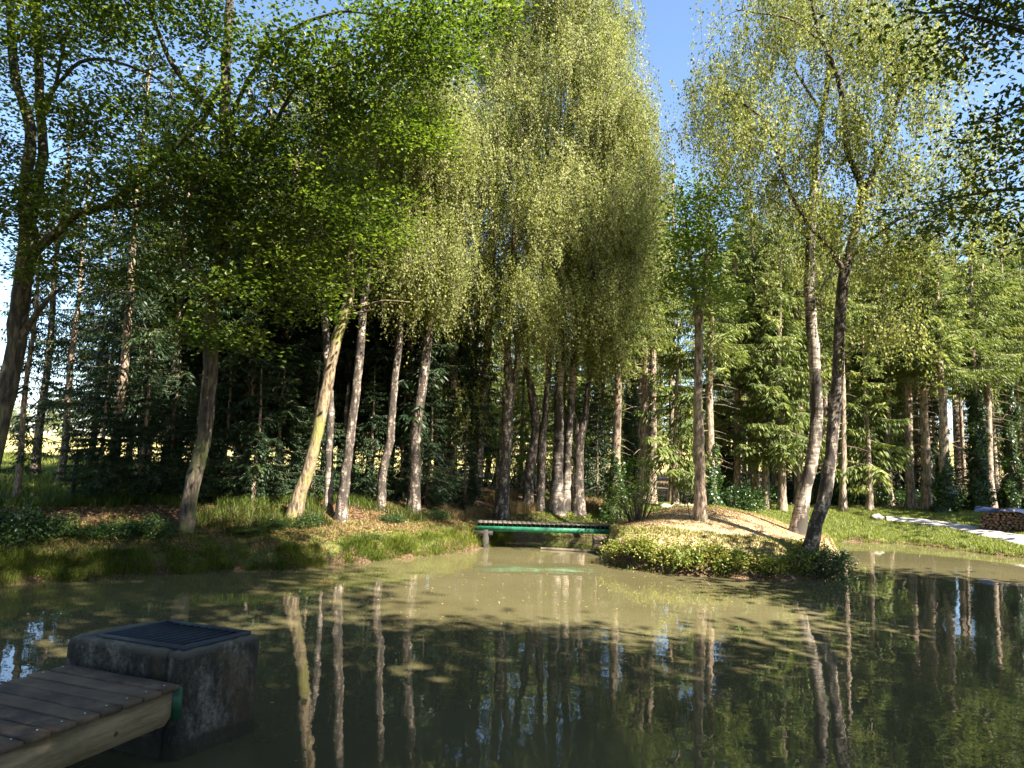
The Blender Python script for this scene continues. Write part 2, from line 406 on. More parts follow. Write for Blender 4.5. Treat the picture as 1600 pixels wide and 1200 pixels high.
# gravel path
pp = [(1385, 811), (1440, 815), (1500, 824), (1560, 836), (1620, 850), (1720, 872)]
cl = [ghit(*q) for q in pp]
cl = np.array([c[:2] for c in cl]); 
t = np.linspace(0, len(cl) - 1, 60); cx = np.interp(t, range(len(cl)), cl[:, 0]); cy = np.interp(t, range(len(cl)), cl[:, 1])
tx = np.gradient(cx); ty = np.gradient(cy); q = np.hypot(tx, ty); nxv, nyv = -ty / q, tx / q
mb = MB(); vs = []
rngp = np.random.default_rng(3)
for k, w in enumerate(np.linspace(-.48, .48, 9)):
    jx = w * (1 + .08 * np.sin(t * 9 + k))
    ax_, ay_ = cx + nxv * jx, cy + nyv * jx
    vs.append(np.stack([ax_, ay_, height(ax_, ay_) + .045 * (1 - (w / .5) ** 6) + .006], 1))
vs = np.stack(vs, 1); n_, m_ = vs.shape[:2]
ii, jj = np.meshgrid(np.arange(n_ - 1), np.arange(m_ - 1), indexing='ij')
mb.add(vs.reshape(-1, 3), np.stack([ii * m_ + jj, (ii + 1) * m_ + jj, (ii + 1) * m_ + jj + 1, ii * m_ + jj + 1], -1).reshape(-1, 4))
tag(mb.build('gravel_path', M_PATH), kind='structure')

# ================================================================== TREES
def spline(pts, n):
    """smooth resample of control points (any dimension)"""
    pts = np.asarray(pts, float); m = len(pts)
    if m == 2: t = np.linspace(0, 1, n)[:, None]; return pts[0] * (1 - t) + pts[1] * t
    e = np.vstack([2 * pts[0] - pts[1], pts, 2 * pts[-1] - pts[-2]])
    out = []
    for u in np.linspace(0, m - 1 - 1e-6, n):
        k = int(u); f = u - k; p0, p1, p2, p3 = e[k], e[k + 1], e[k + 2], e[k + 3]
        out.append(.5 * (2 * p1 + (p2 - p0) * f + (2 * p0 - 5 * p1 + 4 * p2 - p3) * f * f + (3 * p1 - p0 - 3 * p2 + p3) * f ** 3))
    return np.array(out)

def path3(ctrl):
    """ctrl: (px, py, Y, radius) -> world points with radii"""
    return np.array([[*AT(a, b, Y), r] for a, b, Y, r in ctrl])

def envelope(blobs, rng, n, shell=.45):
    """blobs: (centre, radii, weight) -> n spaced targets"""
    sub = []
    for c, r, w_ in blobs:
        r = np.asarray(r)
        for _ in range(5): sub.append((np.asarray(c) + nrm(rng.normal(size=3)) * rng.random() ** .4 * r * .85, r * rng.uniform(.22, .42), w_ * .17))
        sub.append((c, r, w_ * .2))
    blobs = sub
    w = np.array([b[2] for b in blobs], float); w /= w.sum(); out = []
    for _ in range(n):
        best, bd = None, -1
        for _ in range(4):
            c, r, _w = blobs[rng.choice(len(blobs), p=w)]
            d = nrm(rng.normal(size=3)) * rng.random() ** shell
            p = np.asarray(c) + d * np.asarray(r)
            if p[2] < .5: continue
            m = min((np.linalg.norm(p - q) for q in out[-60:]), default=9)
            if m > bd: best, bd = p, m
        if best is not None: out.append(best)
    return np.array(out)

def colonise(mb, nodes, rads, targets, rng, up=.15, twig=.006):
    """grow one curved branch from the nearest existing wood to each target"""
    N = [np.array(q) for q in nodes]; R = list(rads)
    A = np.array(N); d0 = np.array([np.min(np.linalg.norm(A - t, axis=1)) for t in targets])
    for t in targets[np.argsort(d0)]:
        A = np.array(N); dv = t - A; d = np.linalg.norm(dv, axis=1)
        cost = d + .6 * np.maximum(0, -dv[:, 2]) + rng.random(len(d)) * .15
        k = int(np.argmin(cost)); p0 = A[k]; L = d[k]
        if L < .12: continue
        mid = (p0 + t) / 2 + np.array([0, 0, up * L]) + rng.normal(0, .07 * L, 3)
        m = 3 if L < .6 else 5
        u = np.linspace(0, 1, m)[:, None]; pts = (1 - u) ** 2 * p0 + 2 * u * (1 - u) * mid + u * u * t
        r0 = min(R[k] * .7, .008 + .013 * L); rr = np.linspace(r0, twig, m)
        mb.tube(pts, rr, 4 if r0 < .03 else 6, cap=False)
        for q, r in list(zip(pts, rr))[1:]: N.append(q); R.append(r)

def clumps_oak(mb, T, rng, per=46, spread=(.30, .30, .15), size=.10, bright=None):
    n = len(T) * per; base = np.repeat(T, per, 0)
    off = rng.normal(size=(n, 3)) * np.array(spread) * (.7 + .6 * np.repeat(rng.random(len(T)), per)[:, None])
    off[:, 2] -= .25 * (np.hypot(off[:, 0], off[:, 1]) ** 2)
    C = base + off
    ax = off * np.array([1, 1, .3]) + rng.normal(0, .15, (n, 3)); nr = rng.normal(0, .38, (n, 3)) + np.array([0, 0, 1])
    ln = size * (.7 + .6 * rng.random(n))
    tint = np.clip(.45 + .27 * np.repeat(rng.normal(size=len(T)), per) + .16 * rng.normal(size=n), 0, 1)
    add_leaves(mb, C, ax, nr, ln, ln * .62, tint, True)

def clumps_birch(mb, T, rng, strands=5, per=34, drop=(.5, 1.5), size=.055, wood=None, spread=.3):
    k = len(T) * strands
    st = np.repeat(T, strands, 0) + rng.normal(0, 1, (k, 3)) * np.array([spread, spread, spread * .6])
    L = rng.uniform(drop[0], drop[1], k) * (.6 + .8 * np.repeat(rng.random(len(T)), strands))
    sw = rng.normal(0, .28, (k, 2)); ctr = T.mean(0)
    u = np.tile(np.linspace(0, 1, per), k) + rng.normal(0, .02, k * per); S_ = np.repeat(np.arange(k), per)
    C = st[S_].copy(); C[:, 0] += sw[S_, 0] * np.sqrt(np.abs(u)) * L[S_]; C[:, 1] += sw[S_, 1] * np.sqrt(np.abs(u)) * L[S_]
    C[:, 2] -= u * L[S_]; C += rng.normal(0, .05, C.shape)
    n = len(C)
    out = C - ctr; out[:, 2] *= .3; out = nrm(out) + np.repeat(rng.normal(0, .5, (len(T), 3)), strands * per, 0)
    ax = rng.normal(0, .55, (n, 3)) + np.array([0, 0, -1]); nr = rng.normal(0, .62, (n, 3)) + out + [0, -.1, .35]; ln = size * (.5 + rng.random(n))
    tint = np.clip(.48 + .24 * np.repeat(rng.normal(size=len(T)), strands * per) + .17 * rng.normal(size=n), 0, 1)
    add_leaves(mb, C, ax, nr, ln, ln * .72, tint)
    if wood is not None:
        for q in range(0, k, 3):
            e = st[q] + np.array([sw[q, 0] * L[q], sw[q, 1] * L[q], -L[q]])
            wood.tube([st[q], (st[q] + e) / 2 + [0, 0, .02], e], [.005, .004, .003], 3, cap=False)

def stem(mb, ctrl, rng, n=40, sides=14, rough=.045, flare=0.0):
    p = spline(ctrl, n); p[:, 3] = np.maximum(p[:, 3], .004)
    if flare:
        z = p[:, 2] - p[0, 2]; p[:, 3] *= 1 + flare * (np.exp(-z / .3) + .12 * np.exp(-z / 1.2))
    p[:, :2] += rng.normal(0, .008, (n, 2)) * (np.arange(n)[:, None] > 0)
    mb.tube(p[:, :3], p[:, 3], sides, rough, rng); return p

def sink(p):      # trunks enter the soil
    q = p.copy(); q[0, 2] = min(q[0, 2], hz(q[0, 0], q[0, 1])) - .25; return q

def hero(name, label, cat, group, trunk, limbs, blobs, nT, bark, leaf, style, seed, **kw):
    """tree with a surveyed trunk, limbs and crown volumes; positions are world space"""
    rng = np.random.default_rng(seed)
    g = ghit(trunk[0][0], trunk[0][1]); kf = kw.get('kf') or g[1] / trunk[0][2]
    open('/tmp/y.txt', 'a').write(f'{seed} {trunk[0][:2]} {trunk[0][2]:.1f} -> {trunk[0][2] * kf:.1f}\n')
    sc_ = lambda L: [(a, b, Yq * kf, r * kf * kw.get('slim', .7)) for a, b, Yq, r in L]
    trunk = sc_(trunk); limbs = [sc_(L) for L in limbs]; blobs = [(a, b, Yq * kf, rx, ry, dp * kf, w) for a, b, Yq, rx, ry, dp, w in blobs]
    tr = path3(trunk); tr = sink(tr)
    base = np.array([tr[0, 0], tr[0, 1], hz(tr[0, 0], tr[0, 1])])
    root = thing(name, base, label, cat, group); parts = []
    wb = MB(); p = stem(wb, tr, rng, kw.get('n', 46), 14, kw.get('rough', .045), kw.get('flare', .55))
    parts.append(wb.build('trunk', bark, root, base))
    nodes = list(p[8:, :3]); rads = list(p[8:, 3])
    for L in limbs:
        lb = MB(); q = stem(lb, path3(L), rng, 20, 9, .04)
        parts.append(lb.build('limb', kw.get('limb_bark', bark), root, base)); nodes += list(q[2:, :3]); rads += list(q[2:, 3])
    bl = []
    for b in blobs:      # (px,py,Y, rx_px, ry_px, depth_m, weight)
        px, py, Yd, rx, ry, dep, w = b
        bl.append((AT(px, py, Yd), (rx * Yd / FPX, dep, ry * Yd / FPX), w))
    T = envelope(bl, rng, int(nT * kw.get('mul', 1.0)), kw.get('shell', .45))
    tw = MB(); colonise(tw, nodes, rads, T, rng, kw.get('up', .15)); lf = MB()
    if style == 'oak': clumps_oak(lf, T, rng, kw.get('per', 46), kw.get('spread', (.3, .3, .15)), kw.get('size', .1))
    else: clumps_birch(lf, T, rng, kw.get('strands', 5), kw.get('per', 34), kw.get('drop', (.5, 1.5)), kw.get('size', .055), tw, kw.get('cs', .3))
    parts.append(lf.merge(tw).build('crown', leaf, root, base, smooth=False, mat2=kw.get('twig_bark', bark)))
    CH[root.name] = parts
    return root

# ---- left: two big oaks
G_LEFT = 'broadleaf trees on the left bank'
hero('oak_tree', 'big dark forked oak at the left edge of the photo with a limb reaching right', 'tree', None,
     [(-45, 830, 10.8, .22), (-8, 690, 10.9, .20), (22, 560, 11, .19), (35, 440, 11, .19), (45, 380, 11, .19), (40, 290, 11.1, .13), (48, 200, 11.2, .12), (22, 110, 11.3, .10), (15, -40, 11.4, .08), (10, -200, 11.4, .05)],
     [[(45, 400, 11, .11), (80, 372, 10.9, .10), (120, 335, 10.8, .09), (175, 318, 10.6, .08), (225, 272, 10.5, .07), (262, 240, 10.4, .07), (320, 185, 10.2, .05), (350, 120, 10, .03)],
      [(42, 380, 11, .12), (66, 250, 11.4, .11), (62, 140, 11.6, .10), (58, 0, 11.7, .09), (60, -180, 11.8, .05)],
      [(25, 540, 11, .08), (50, 500, 10.9, .07), (78, 465, 10.8, .045), (110, 440, 10.8, .02)],
      [(62, 200, 11.5, .05), (90, 120, 11.3, .04), (110, 20, 11.2, .03), (150, -60, 11.2, .02)],
      [(60, 170, 11.5, .05), (130, 95, 11.0, .04), (220, 110, 10.6, .03), (270, 140, 10.4, .015)],
      [(150, 322, 10.6, .05), (230, 320, 10.3, .035), (320, 290, 10, .02)]],
     [(60, 330, 11, 150, 60, 1.6, 2.2), (-60, 200, 11, 90, 200, 1.5, 1.5), (120, 60, 11, 150, 110, 1.8, 3), (260, 30, 10.5, 130, 70, 1.6, 2.2),
      (170, 190, 11, 110, 60, 1.6, 1.6), (20, -120, 11, 260, 110, 2.5, 2.5), (200, 330, 10.5, 120, 45, 1.5, 1.8), (300, -100, 10, 260, 90, 2.2, 2), (10, 260, 11.5, 50, 60, 1, .6), (120, 420, 11, 120, 30, 1.2, .6), (240, 260, 9.8, 90, 50, .8, 1.2), (330, 180, 9.8, 60, 60, .8, .8)],
     640, B_OAK, M_OAK, 'oak', 1, per=66, size=.088, spread=(.34, .34, .13))
hero('oak_tree', 'mossy curved oak trunk in the shade with leafy shoots lit by the sun', 'tree', None,
     [(287, 832, 13.6, .21), (300, 760, 13.6, .20), (318, 690, 13.6, .20), (327, 600, 13.6, .20), (332, 480, 13.5, .19), (348, 380, 13.3, .17), (352, 250, 13.0, .16), (352, 130, 12.8, .13), (358, 20, 12.6, .11), (370, -160, 12.5, .06)],
     [[(350, 200, 12.9, .08), (310, 150, 12.5, .07), (268, 100, 12.2, .06), (240, 30, 12, .05), (200, -60, 12, .03)],
      [(350, 230, 13, .07), (375, 150, 12.6, .06), (430, 65, 12, .05), (520, 20, 11.5, .035), (600, 25, 11.2, .02)],
      [(345, 330, 13.2, .06), (300, 310, 12.3, .05), (287, 350, 11.8, .03), (292, 420, 11.6, .02)],
      [(348, 300, 13.1, .06), (420, 210, 12, .05), (470, 130, 11.5, .035), (560, 90, 11.3, .02)],
      [(340, 440, 13.4, .04), (420, 420, 12.5, .03), (500, 360, 12, .02)]],
     [(330, 420, 12.2, 110, 80, 1.3, 1.8), (310, 270, 12, 70, 60, 1.2, 1.2), (450, 260, 12, 110, 90, 1.5, 2.4), (540, 330, 12.2, 70, 60, 1.2, 1.1), (480, 130, 11.6, 140, 80, 1.6, 2.6),
      (600, 60, 11.5, 140, 70, 1.6, 2.6), (560, 200, 12, 90, 60, 1.4, 1.3), (380, 340, 12.6, 100, 60, 1.3, 1.4), (450, 450, 12.8, 80, 50, 1.2, .9), (700, -20, 11.5, 110, 60, 1.5, 1.2), (340, 520, 12.6, 70, 40, 1, .5)],
     390, B_OAK, M_OAK, 'oak', 2, per=66, size=.092, spread=(.34, .34, .12))
hero('leaning_tree', 'pale bare trunk leaning right on the left bank, bright and patched with moss', 'tree', None,
     [(452, 812, 15.2, .23), (487, 715, 15.2, .19), (506, 625, 15.2, .19), (523, 545, 15.2, .18), (545, 465, 15.1, .17), (548, 400, 15, .12), (575, 300, 15, .10), (600, 160, 14.8, .07), (620, 40, 14.8, .04)],
     [[(545, 480, 15.1, .06), (570, 478, 14.8, .045), (600, 470, 14.4, .03), (640, 472, 14, .015)], [(543, 492, 15.1, .05), (575, 486, 14.7, .035), (612, 478, 14.3, .02)],
      [(543, 470, 15.1, .05), (525, 440, 14.7, .035), (490, 410, 14.4, .02)]],
     [(570, 330, 14.5, 80, 70, 1.3, 2), (610, 180, 14.5, 90, 90, 1.4, 2.2), (660, 60, 14, 100, 90, 1.5, 2), (520, 420, 14.2, 60, 30, 1, .7)],
     190, B_LEAN, M_OAK, 'oak', 3, per=62, size=.09, spread=(.34, .34, .12), slim=.64, twig_bark=B_OAK)

# ---- birch row along the left bank
GB = 'birches along the left bank'
def row_birch(label, tr, top, crown, seed, nT=150, limbs=(), bark=B_ROUGH, **kw):
    Y = tr[0][2]; x1, y1, _, r1 = tr[-1]
    for k in range(1, 5):
        f = k / 4; tr = tr + [(x1 + (top[0] - x1) * f, y1 + (top[1] - y1) * f, Y, r1 * (1 - f) + .02)]
    limbs = [list(l) for l in limbs]
    bl = [(a, b, Y + dy, rx, ry, dep, w) for a, b, dy, rx, ry, dep, w in crown]
    return hero('birch_tree', label, 'tree', GB, tr, limbs, bl, nT, bark, M_BIRCH, 'birch', seed, up=.3, mul=1.85, size=.056, per=42, **kw)

row_birch('slim white birch with a mossy foot directly behind the pale leaning trunk', [(514, 800, 15.7, .125), (514, 720, 15.7, .12), (517, 640, 15.7, .115), (510, 540, 15.7, .11), (505, 450, 15.7, .10)],
          (500, 150), [(520, 330, .3, 80, 90, 1.2, 1), (560, 170, .3, 110, 90, 1.4, 1.2)], 11, 110, bark=B_BIRCH)
row_birch('birch trunk curving up to the right just right of the white mossy one', [(530, 812, 16.0, .19), (540, 745, 16.0, .16), (549, 670, 16.0, .14), (560, 580, 16, .14), (566, 500, 16, .13)],
          (600, 140), [(590, 330, 0, 70, 90, 1.2, 1), (640, 180, 0, 90, 100, 1.3, 1)], 12, 110, limbs=[[(548, 690, 16, .05), (540, 660, 16.1, .05), (545, 600, 16.1, .04)]])
row_birch('dark birch with a tangle of bare twigs beside its slightly leaning trunk', [(593, 795, 16.8, .15), (598, 740, 16.8, .14), (609, 685, 16.8, .14), (614, 620, 16.8, .13), (622, 550, 16.8, .12)],
          (650, 150), [(640, 400, 0, 60, 80, 1.2, 1), (670, 250, 0, 90, 120, 1.4, 1.4)], 13, 130)
row_birch('dark rough trunk standing in deep shade between the twiggy birch and the ivy dappled one', [(646, 800, 17.4, .22), (648, 730, 17.4, .19), (650, 670, 17.4, .18), (663, 580, 17.4, .17), (670, 505, 17.4, .16)],
          (690, 120), [(690, 400, 0, 60, 80, 1.2, 1), (720, 240, 0, 90, 120, 1.4, 1.4)], 14, 130)
row_birch('sun flecked birch with leafy shoots up its trunk above a small spruce bough', [(706, 785, 18.0, .24), (705, 720, 18.0, .20), (708, 655, 18.0, .20), (708, 580, 18, .18), (702, 467, 18, .16)],
          (720, 20), [(735, 420, -.4, 75, 90, 1.4, 1.2), (740, 240, -.4, 100, 120, 1.6, 1.6), (760, 60, 0, 110, 110, 1.8, 1.6), (712, 620, -.3, 26, 60, .4, .3)], 15, 220)
row_birch('dark birch leaning right immediately left of the split double trunk', [(744, 780, 18.8, .19), (749, 700, 18.8, .17), (753, 640, 18.8, .16), (761, 554, 18.8, .15)],
          (790, -30), [(790, 400, 0, 70, 90, 1.4, 1), (810, 220, 0, 100, 130, 1.7, 1.6), (830, 20, 0, 100, 100, 1.8, 1.4)], 16, 200)
row_birch('thick birch with black and silver bark splitting into two stems near the footbridge', [(783, 812, 17.6, .23), (787, 740, 17.6, .22), (793, 655, 17.6, .20), (795, 590, 17.6, .16), (793, 530, 17.6, .13)],
          (830, 30), [(820, 440, -.5, 80, 90, 1.6, 1.4), (850, 300, -.5, 100, 100, 1.9, 1.8), (880, 120, -.3, 110, 120, 2, 1.8), (900, -30, 0, 90, 90, 1.8, 1)], 17, 260,
          limbs=[[(794, 650, 17.6, .12), (806, 585, 17.6, .12), (808, 540, 17.6, .10), (800, 450, 17.6, .08), (805, 300, 17.6, .05)]])
row_birch('brown kinked birch trunk behind and right of the split double trunk', [(824, 795, 20.0, .24), (828, 730, 20, .22), (838, 670, 20, .20), (828, 600, 20, .15), (822, 545, 20, .13)],
          (850, 80), [(860, 420, 0, 75, 80, 1.6, 1), (900, 250, 0, 80, 120, 1.8, 1.4), (930, 90, 0, 60, 90, 1.6, 1)], 18, 170)
row_birch('slim shaded birch leaning close behind the kinked brown one', [(843, 797, 20.6, .18), (846, 740, 20.6, .16), (849, 680, 20.6, .15), (856, 600, 20.6, .13)],
          (880, 100), [(890, 380, 0, 60, 80, 1.4, 1), (930, 230, 0, 70, 110, 1.6, 1)], 19, 120)
row_birch('brightest white birch with black diamonds and a ragged foot behind the footbridge', [(870, 800, 20.0, .30), (871, 740, 20, .22), (873, 680, 20, .20), (873, 610, 20, .18)],
          (900, 60), [(910, 470, -.6, 70, 80, 1.6, 1.2), (950, 330, -.6, 80, 100, 1.8, 1.6), (960, 180, -.4, 70, 100, 1.6, 1.4), (910, 60, 0, 80, 100, 1.8, 1.2)], 20, 240, bark=B_BIRCH)
row_birch('white birch stem rising out from the foot of the brightest one on its right', [(884, 796, 20.4, .20), (886, 740, 20.4, .17), (888, 690, 20.4, .16), (893, 620, 20.4, .15)],
          (930, 120), [(950, 430, -.4, 60, 80, 1.5, 1), (980, 330, -.4, 40, 80, 1.2, .8), (985, 220, -.2, 35, 80, 1.2, .7)], 21, 150, bark=B_BIRCH)
row_birch('last grey birch of the row, with low forks, nearest the spruces', [(904, 800, 21.0, .28), (903, 740, 21, .22), (906, 690, 21, .19), (916, 640, 21, .14), (920, 590, 21, .12)],
          (960, 200), [(960, 500, -.4, 55, 70, 1.4, 1), (985, 420, -.4, 45, 90, 1.2, 1), (1000, 300, 0, 35, 90, 1, .8), (980, 180, 0, 45, 80, 1.2, .8), (950, 60, 0, 50, 80, 1.2, .8)], 22, 150,
          limbs=[[(905, 700, 21, .10), (900, 660, 21, .09), (890, 630, 21, .08)]])

# ---- island birches
GI = 'birches on the island'
hero('birch_tree', 'straight birch on the island with a curved dark foot, the left one of the pair', 'tree', GI,
     [(1243, 832, 14.6, .24), (1254, 780, 14.6, .21), (1268, 720, 14.6, .20), (1276, 650, 14.6, .20), (1272, 560, 14.6, .19), (1265, 460, 14.6, .18), (1268, 350, 14.6, .15), (1276, 240, 14.6, .12), (1295, 110, 14.6, .09), (1310, -40, 14.6, .06), (1320, -160, 14.6, .03)],
     [[(1268, 480, 14.6, .05), (1300, 430, 14.4, .04), (1360, 400, 14.2, .02)], [(1274, 300, 14.6, .05), (1300, 240, 14.6, .04), (1330, 180, 14.5, .02)],
      [(1268, 380, 14.6, .05), (1220, 320, 14.8, .04), (1150, 290, 15, .02)], [(1285, 180, 14.6, .05), (1230, 90, 14.8, .04), (1180, 30, 15, .02)]],
     [(1210, 60, 14.8, 130, 90, 1.8, 1.6), (1140, 170, 15, 80, 70, 1.5, 1), (1180, 290, 15, 90, 60, 1.6, .9), (1340, 60, 14.6, 110, 100, 1.8, 1.2), (1300, -80, 14.6, 160, 90, 2, 1.2), (1250, 420, 14.8, 60, 50, 1.2, .35)],
     330, B_BIRCH, M_BIRCH, 'birch', 31, slim=.62, strands=5, per=30, drop=(.4, 1.2), twig_bark=B_OAK, limb_bark=B_ROUGH)
hero('birch_tree', 'forked grey birch leaning out over the water, the right one of the island pair', 'tree', GI,
     [(1255, 880, 13.6, .20), (1272, 830, 13.6, .18), (1290, 770, 13.6, .17), (1299, 700, 13.6, .165), (1306, 620, 13.6, .16), (1312, 520, 13.6, .15), (1318, 440, 13.6, .15), (1330, 385, 13.6, .13), (1346, 300, 13.5, .09), (1325, 235, 13.4, .085), (1312, 130, 13.3, .075), (1283, 60, 13.2, .06), (1265, -20, 13.1, .04), (1255, -120, 13, .03)],
     [[(1320, 425, 13.6, .08), (1290, 380, 13.4, .06), (1262, 350, 13.3, .055), (1225, 280, 13.2, .05), (1212, 230, 13.1, .045), (1190, 185, 13, .035), (1150, 155, 13, .03), (1105, 135, 13, .02)],
      [(1330, 400, 13.6, .07), (1365, 372, 13.3, .055), (1400, 345, 13.1, .045), (1450, 325, 13, .03), (1500, 310, 12.8, .02)],
      [(1345, 310, 13.5, .06), (1383, 225, 13.3, .055), (1402, 160, 13.2, .045), (1420, 80, 13.1, .03), (1425, 30, 13.1, .02)],
      [(1398, 165, 13.2, .04), (1430, 115, 13, .03), (1475, 70, 12.9, .02)],
      [(1277, 60, 13.2, .035), (1235, 30, 13.1, .03), (1150, 15, 13, .015)],
      [(1308, 560, 13.6, .04), (1335, 545, 13.5, .035), (1370, 530, 13.3, .03), (1420, 510, 13.2, .015)]],
     [(1180, 220, 13, 110, 70, 1.5, 1.2), (1130, 130, 13, 70, 60, 1.2, .8), (1300, 180, 13.2, 90, 80, 1.5, .9), (1410, 130, 13, 90, 90, 1.5, 1.3), (1430, 260, 13, 110, 70, 1.6, 1.5), (1500, 330, 12.8, 80, 50, 1.4, .9),
      (1240, 0, 13, 130, 70, 1.6, 1), (1400, 20, 13, 110, 60, 1.6, 1), (1400, 380, 13.2, 80, 40, 1.2, .7), (1390, 500, 13.2, 60, 35, 1, .5), (1280, 330, 13.3, 70, 40, 1.2, .5)],
     450, B_ROUGH, M_BIRCH, 'birch', 32, strands=5, per=30, drop=(.35, 1.0), twig_bark=B_OAK)

# ---- young broadleaf on the lawn
hero('maple_tree', 'brown lawn tree with a gnarled bulge and a raised green fork behind the island', 'tree', None,
     [(1095, 812, 20.6, .26), (1094, 740, 20.6, .22), (1092, 700, 20.6, .24), (1091, 620, 20.6, .18), (1092, 520, 20.6, .16), (1086, 470, 20.6, .11), (1078, 400, 20.6, .08), (1070, 330, 20.6, .04)],
     [[(1092, 520, 20.6, .11), (1100, 460, 20.6, .09), (1104, 380, 20.5, .05), (1110, 300, 20.4, .03)]],
     [(1090, 370, 20.4, 60, 60, 1.4, 1), (1060, 430, 20.4, 45, 40, 1.2, .6), (1115, 450, 20.3, 40, 40, 1, .5), (1100, 310, 20.4, 50, 40, 1.2, .6)],
     110, B_SPRUCE, M_SHRUB, 'oak', 41, per=44, size=.10, spread=(.35, .35, .2))

# ---- overhanging boughs of an oak standing off the right edge
hero('oak_tree', 'dark leafy boughs hanging in from the top right, of a tree standing outside the photo', 'tree', None,
     [(2320, 900, 9.5, .26), (2310, 700, 9.5, .24), (2300, 450, 9.5, .22), (2250, 200, 9.4, .18), (2180, 0, 9.3, .14), (2100, -200, 9.2, .08)],
     [[(2300, 440, 9.5, .08), (2050, 380, 9.5, .07), (1760, 320, 9.6, .06), (1640, 297, 9.8, .045), (1540, 300, 10, .03), (1440, 320, 10.2, .015)],
      [(2250, 210, 9.4, .09), (2000, 190, 9.3, .08), (1740, 120, 9.2, .07), (1620, 60, 9, .05), (1500, 20, 8.8, .03)],
      [(2270, 300, 9.5, .07), (2000, 270, 9.4, .06), (1740, 200, 9.4, .05), (1620, 160, 9.3, .03), (1530, 190, 9.2, .015)]],
     [(1560, 40, 9, 130, 60, 1.2, 2.4), (1620, 210, 9.3, 60, 90, 1.0, .9), (1460, -5, 9, 90, 30, .9, .8), (1540, 185, 9.3, 40, 30, .6, .25), (1530, 260, 10, 60, 50, .8, .8), (1480, 335, 10, 120, 28, .8, .9), (1610, 350, 9.8, 50, 40, 1, .6), (1800, 100, 9.2, 150, 200, 2, 2.5), (1720, -120, 9, 260, 90, 2.2, 2.2), (2000, 200, 9.3, 200, 200, 2, 2)],
     270, B_OAK, M_OAK, 'oak', 42, per=52, size=.048, spread=(.2, .2, .1), kf=.6)

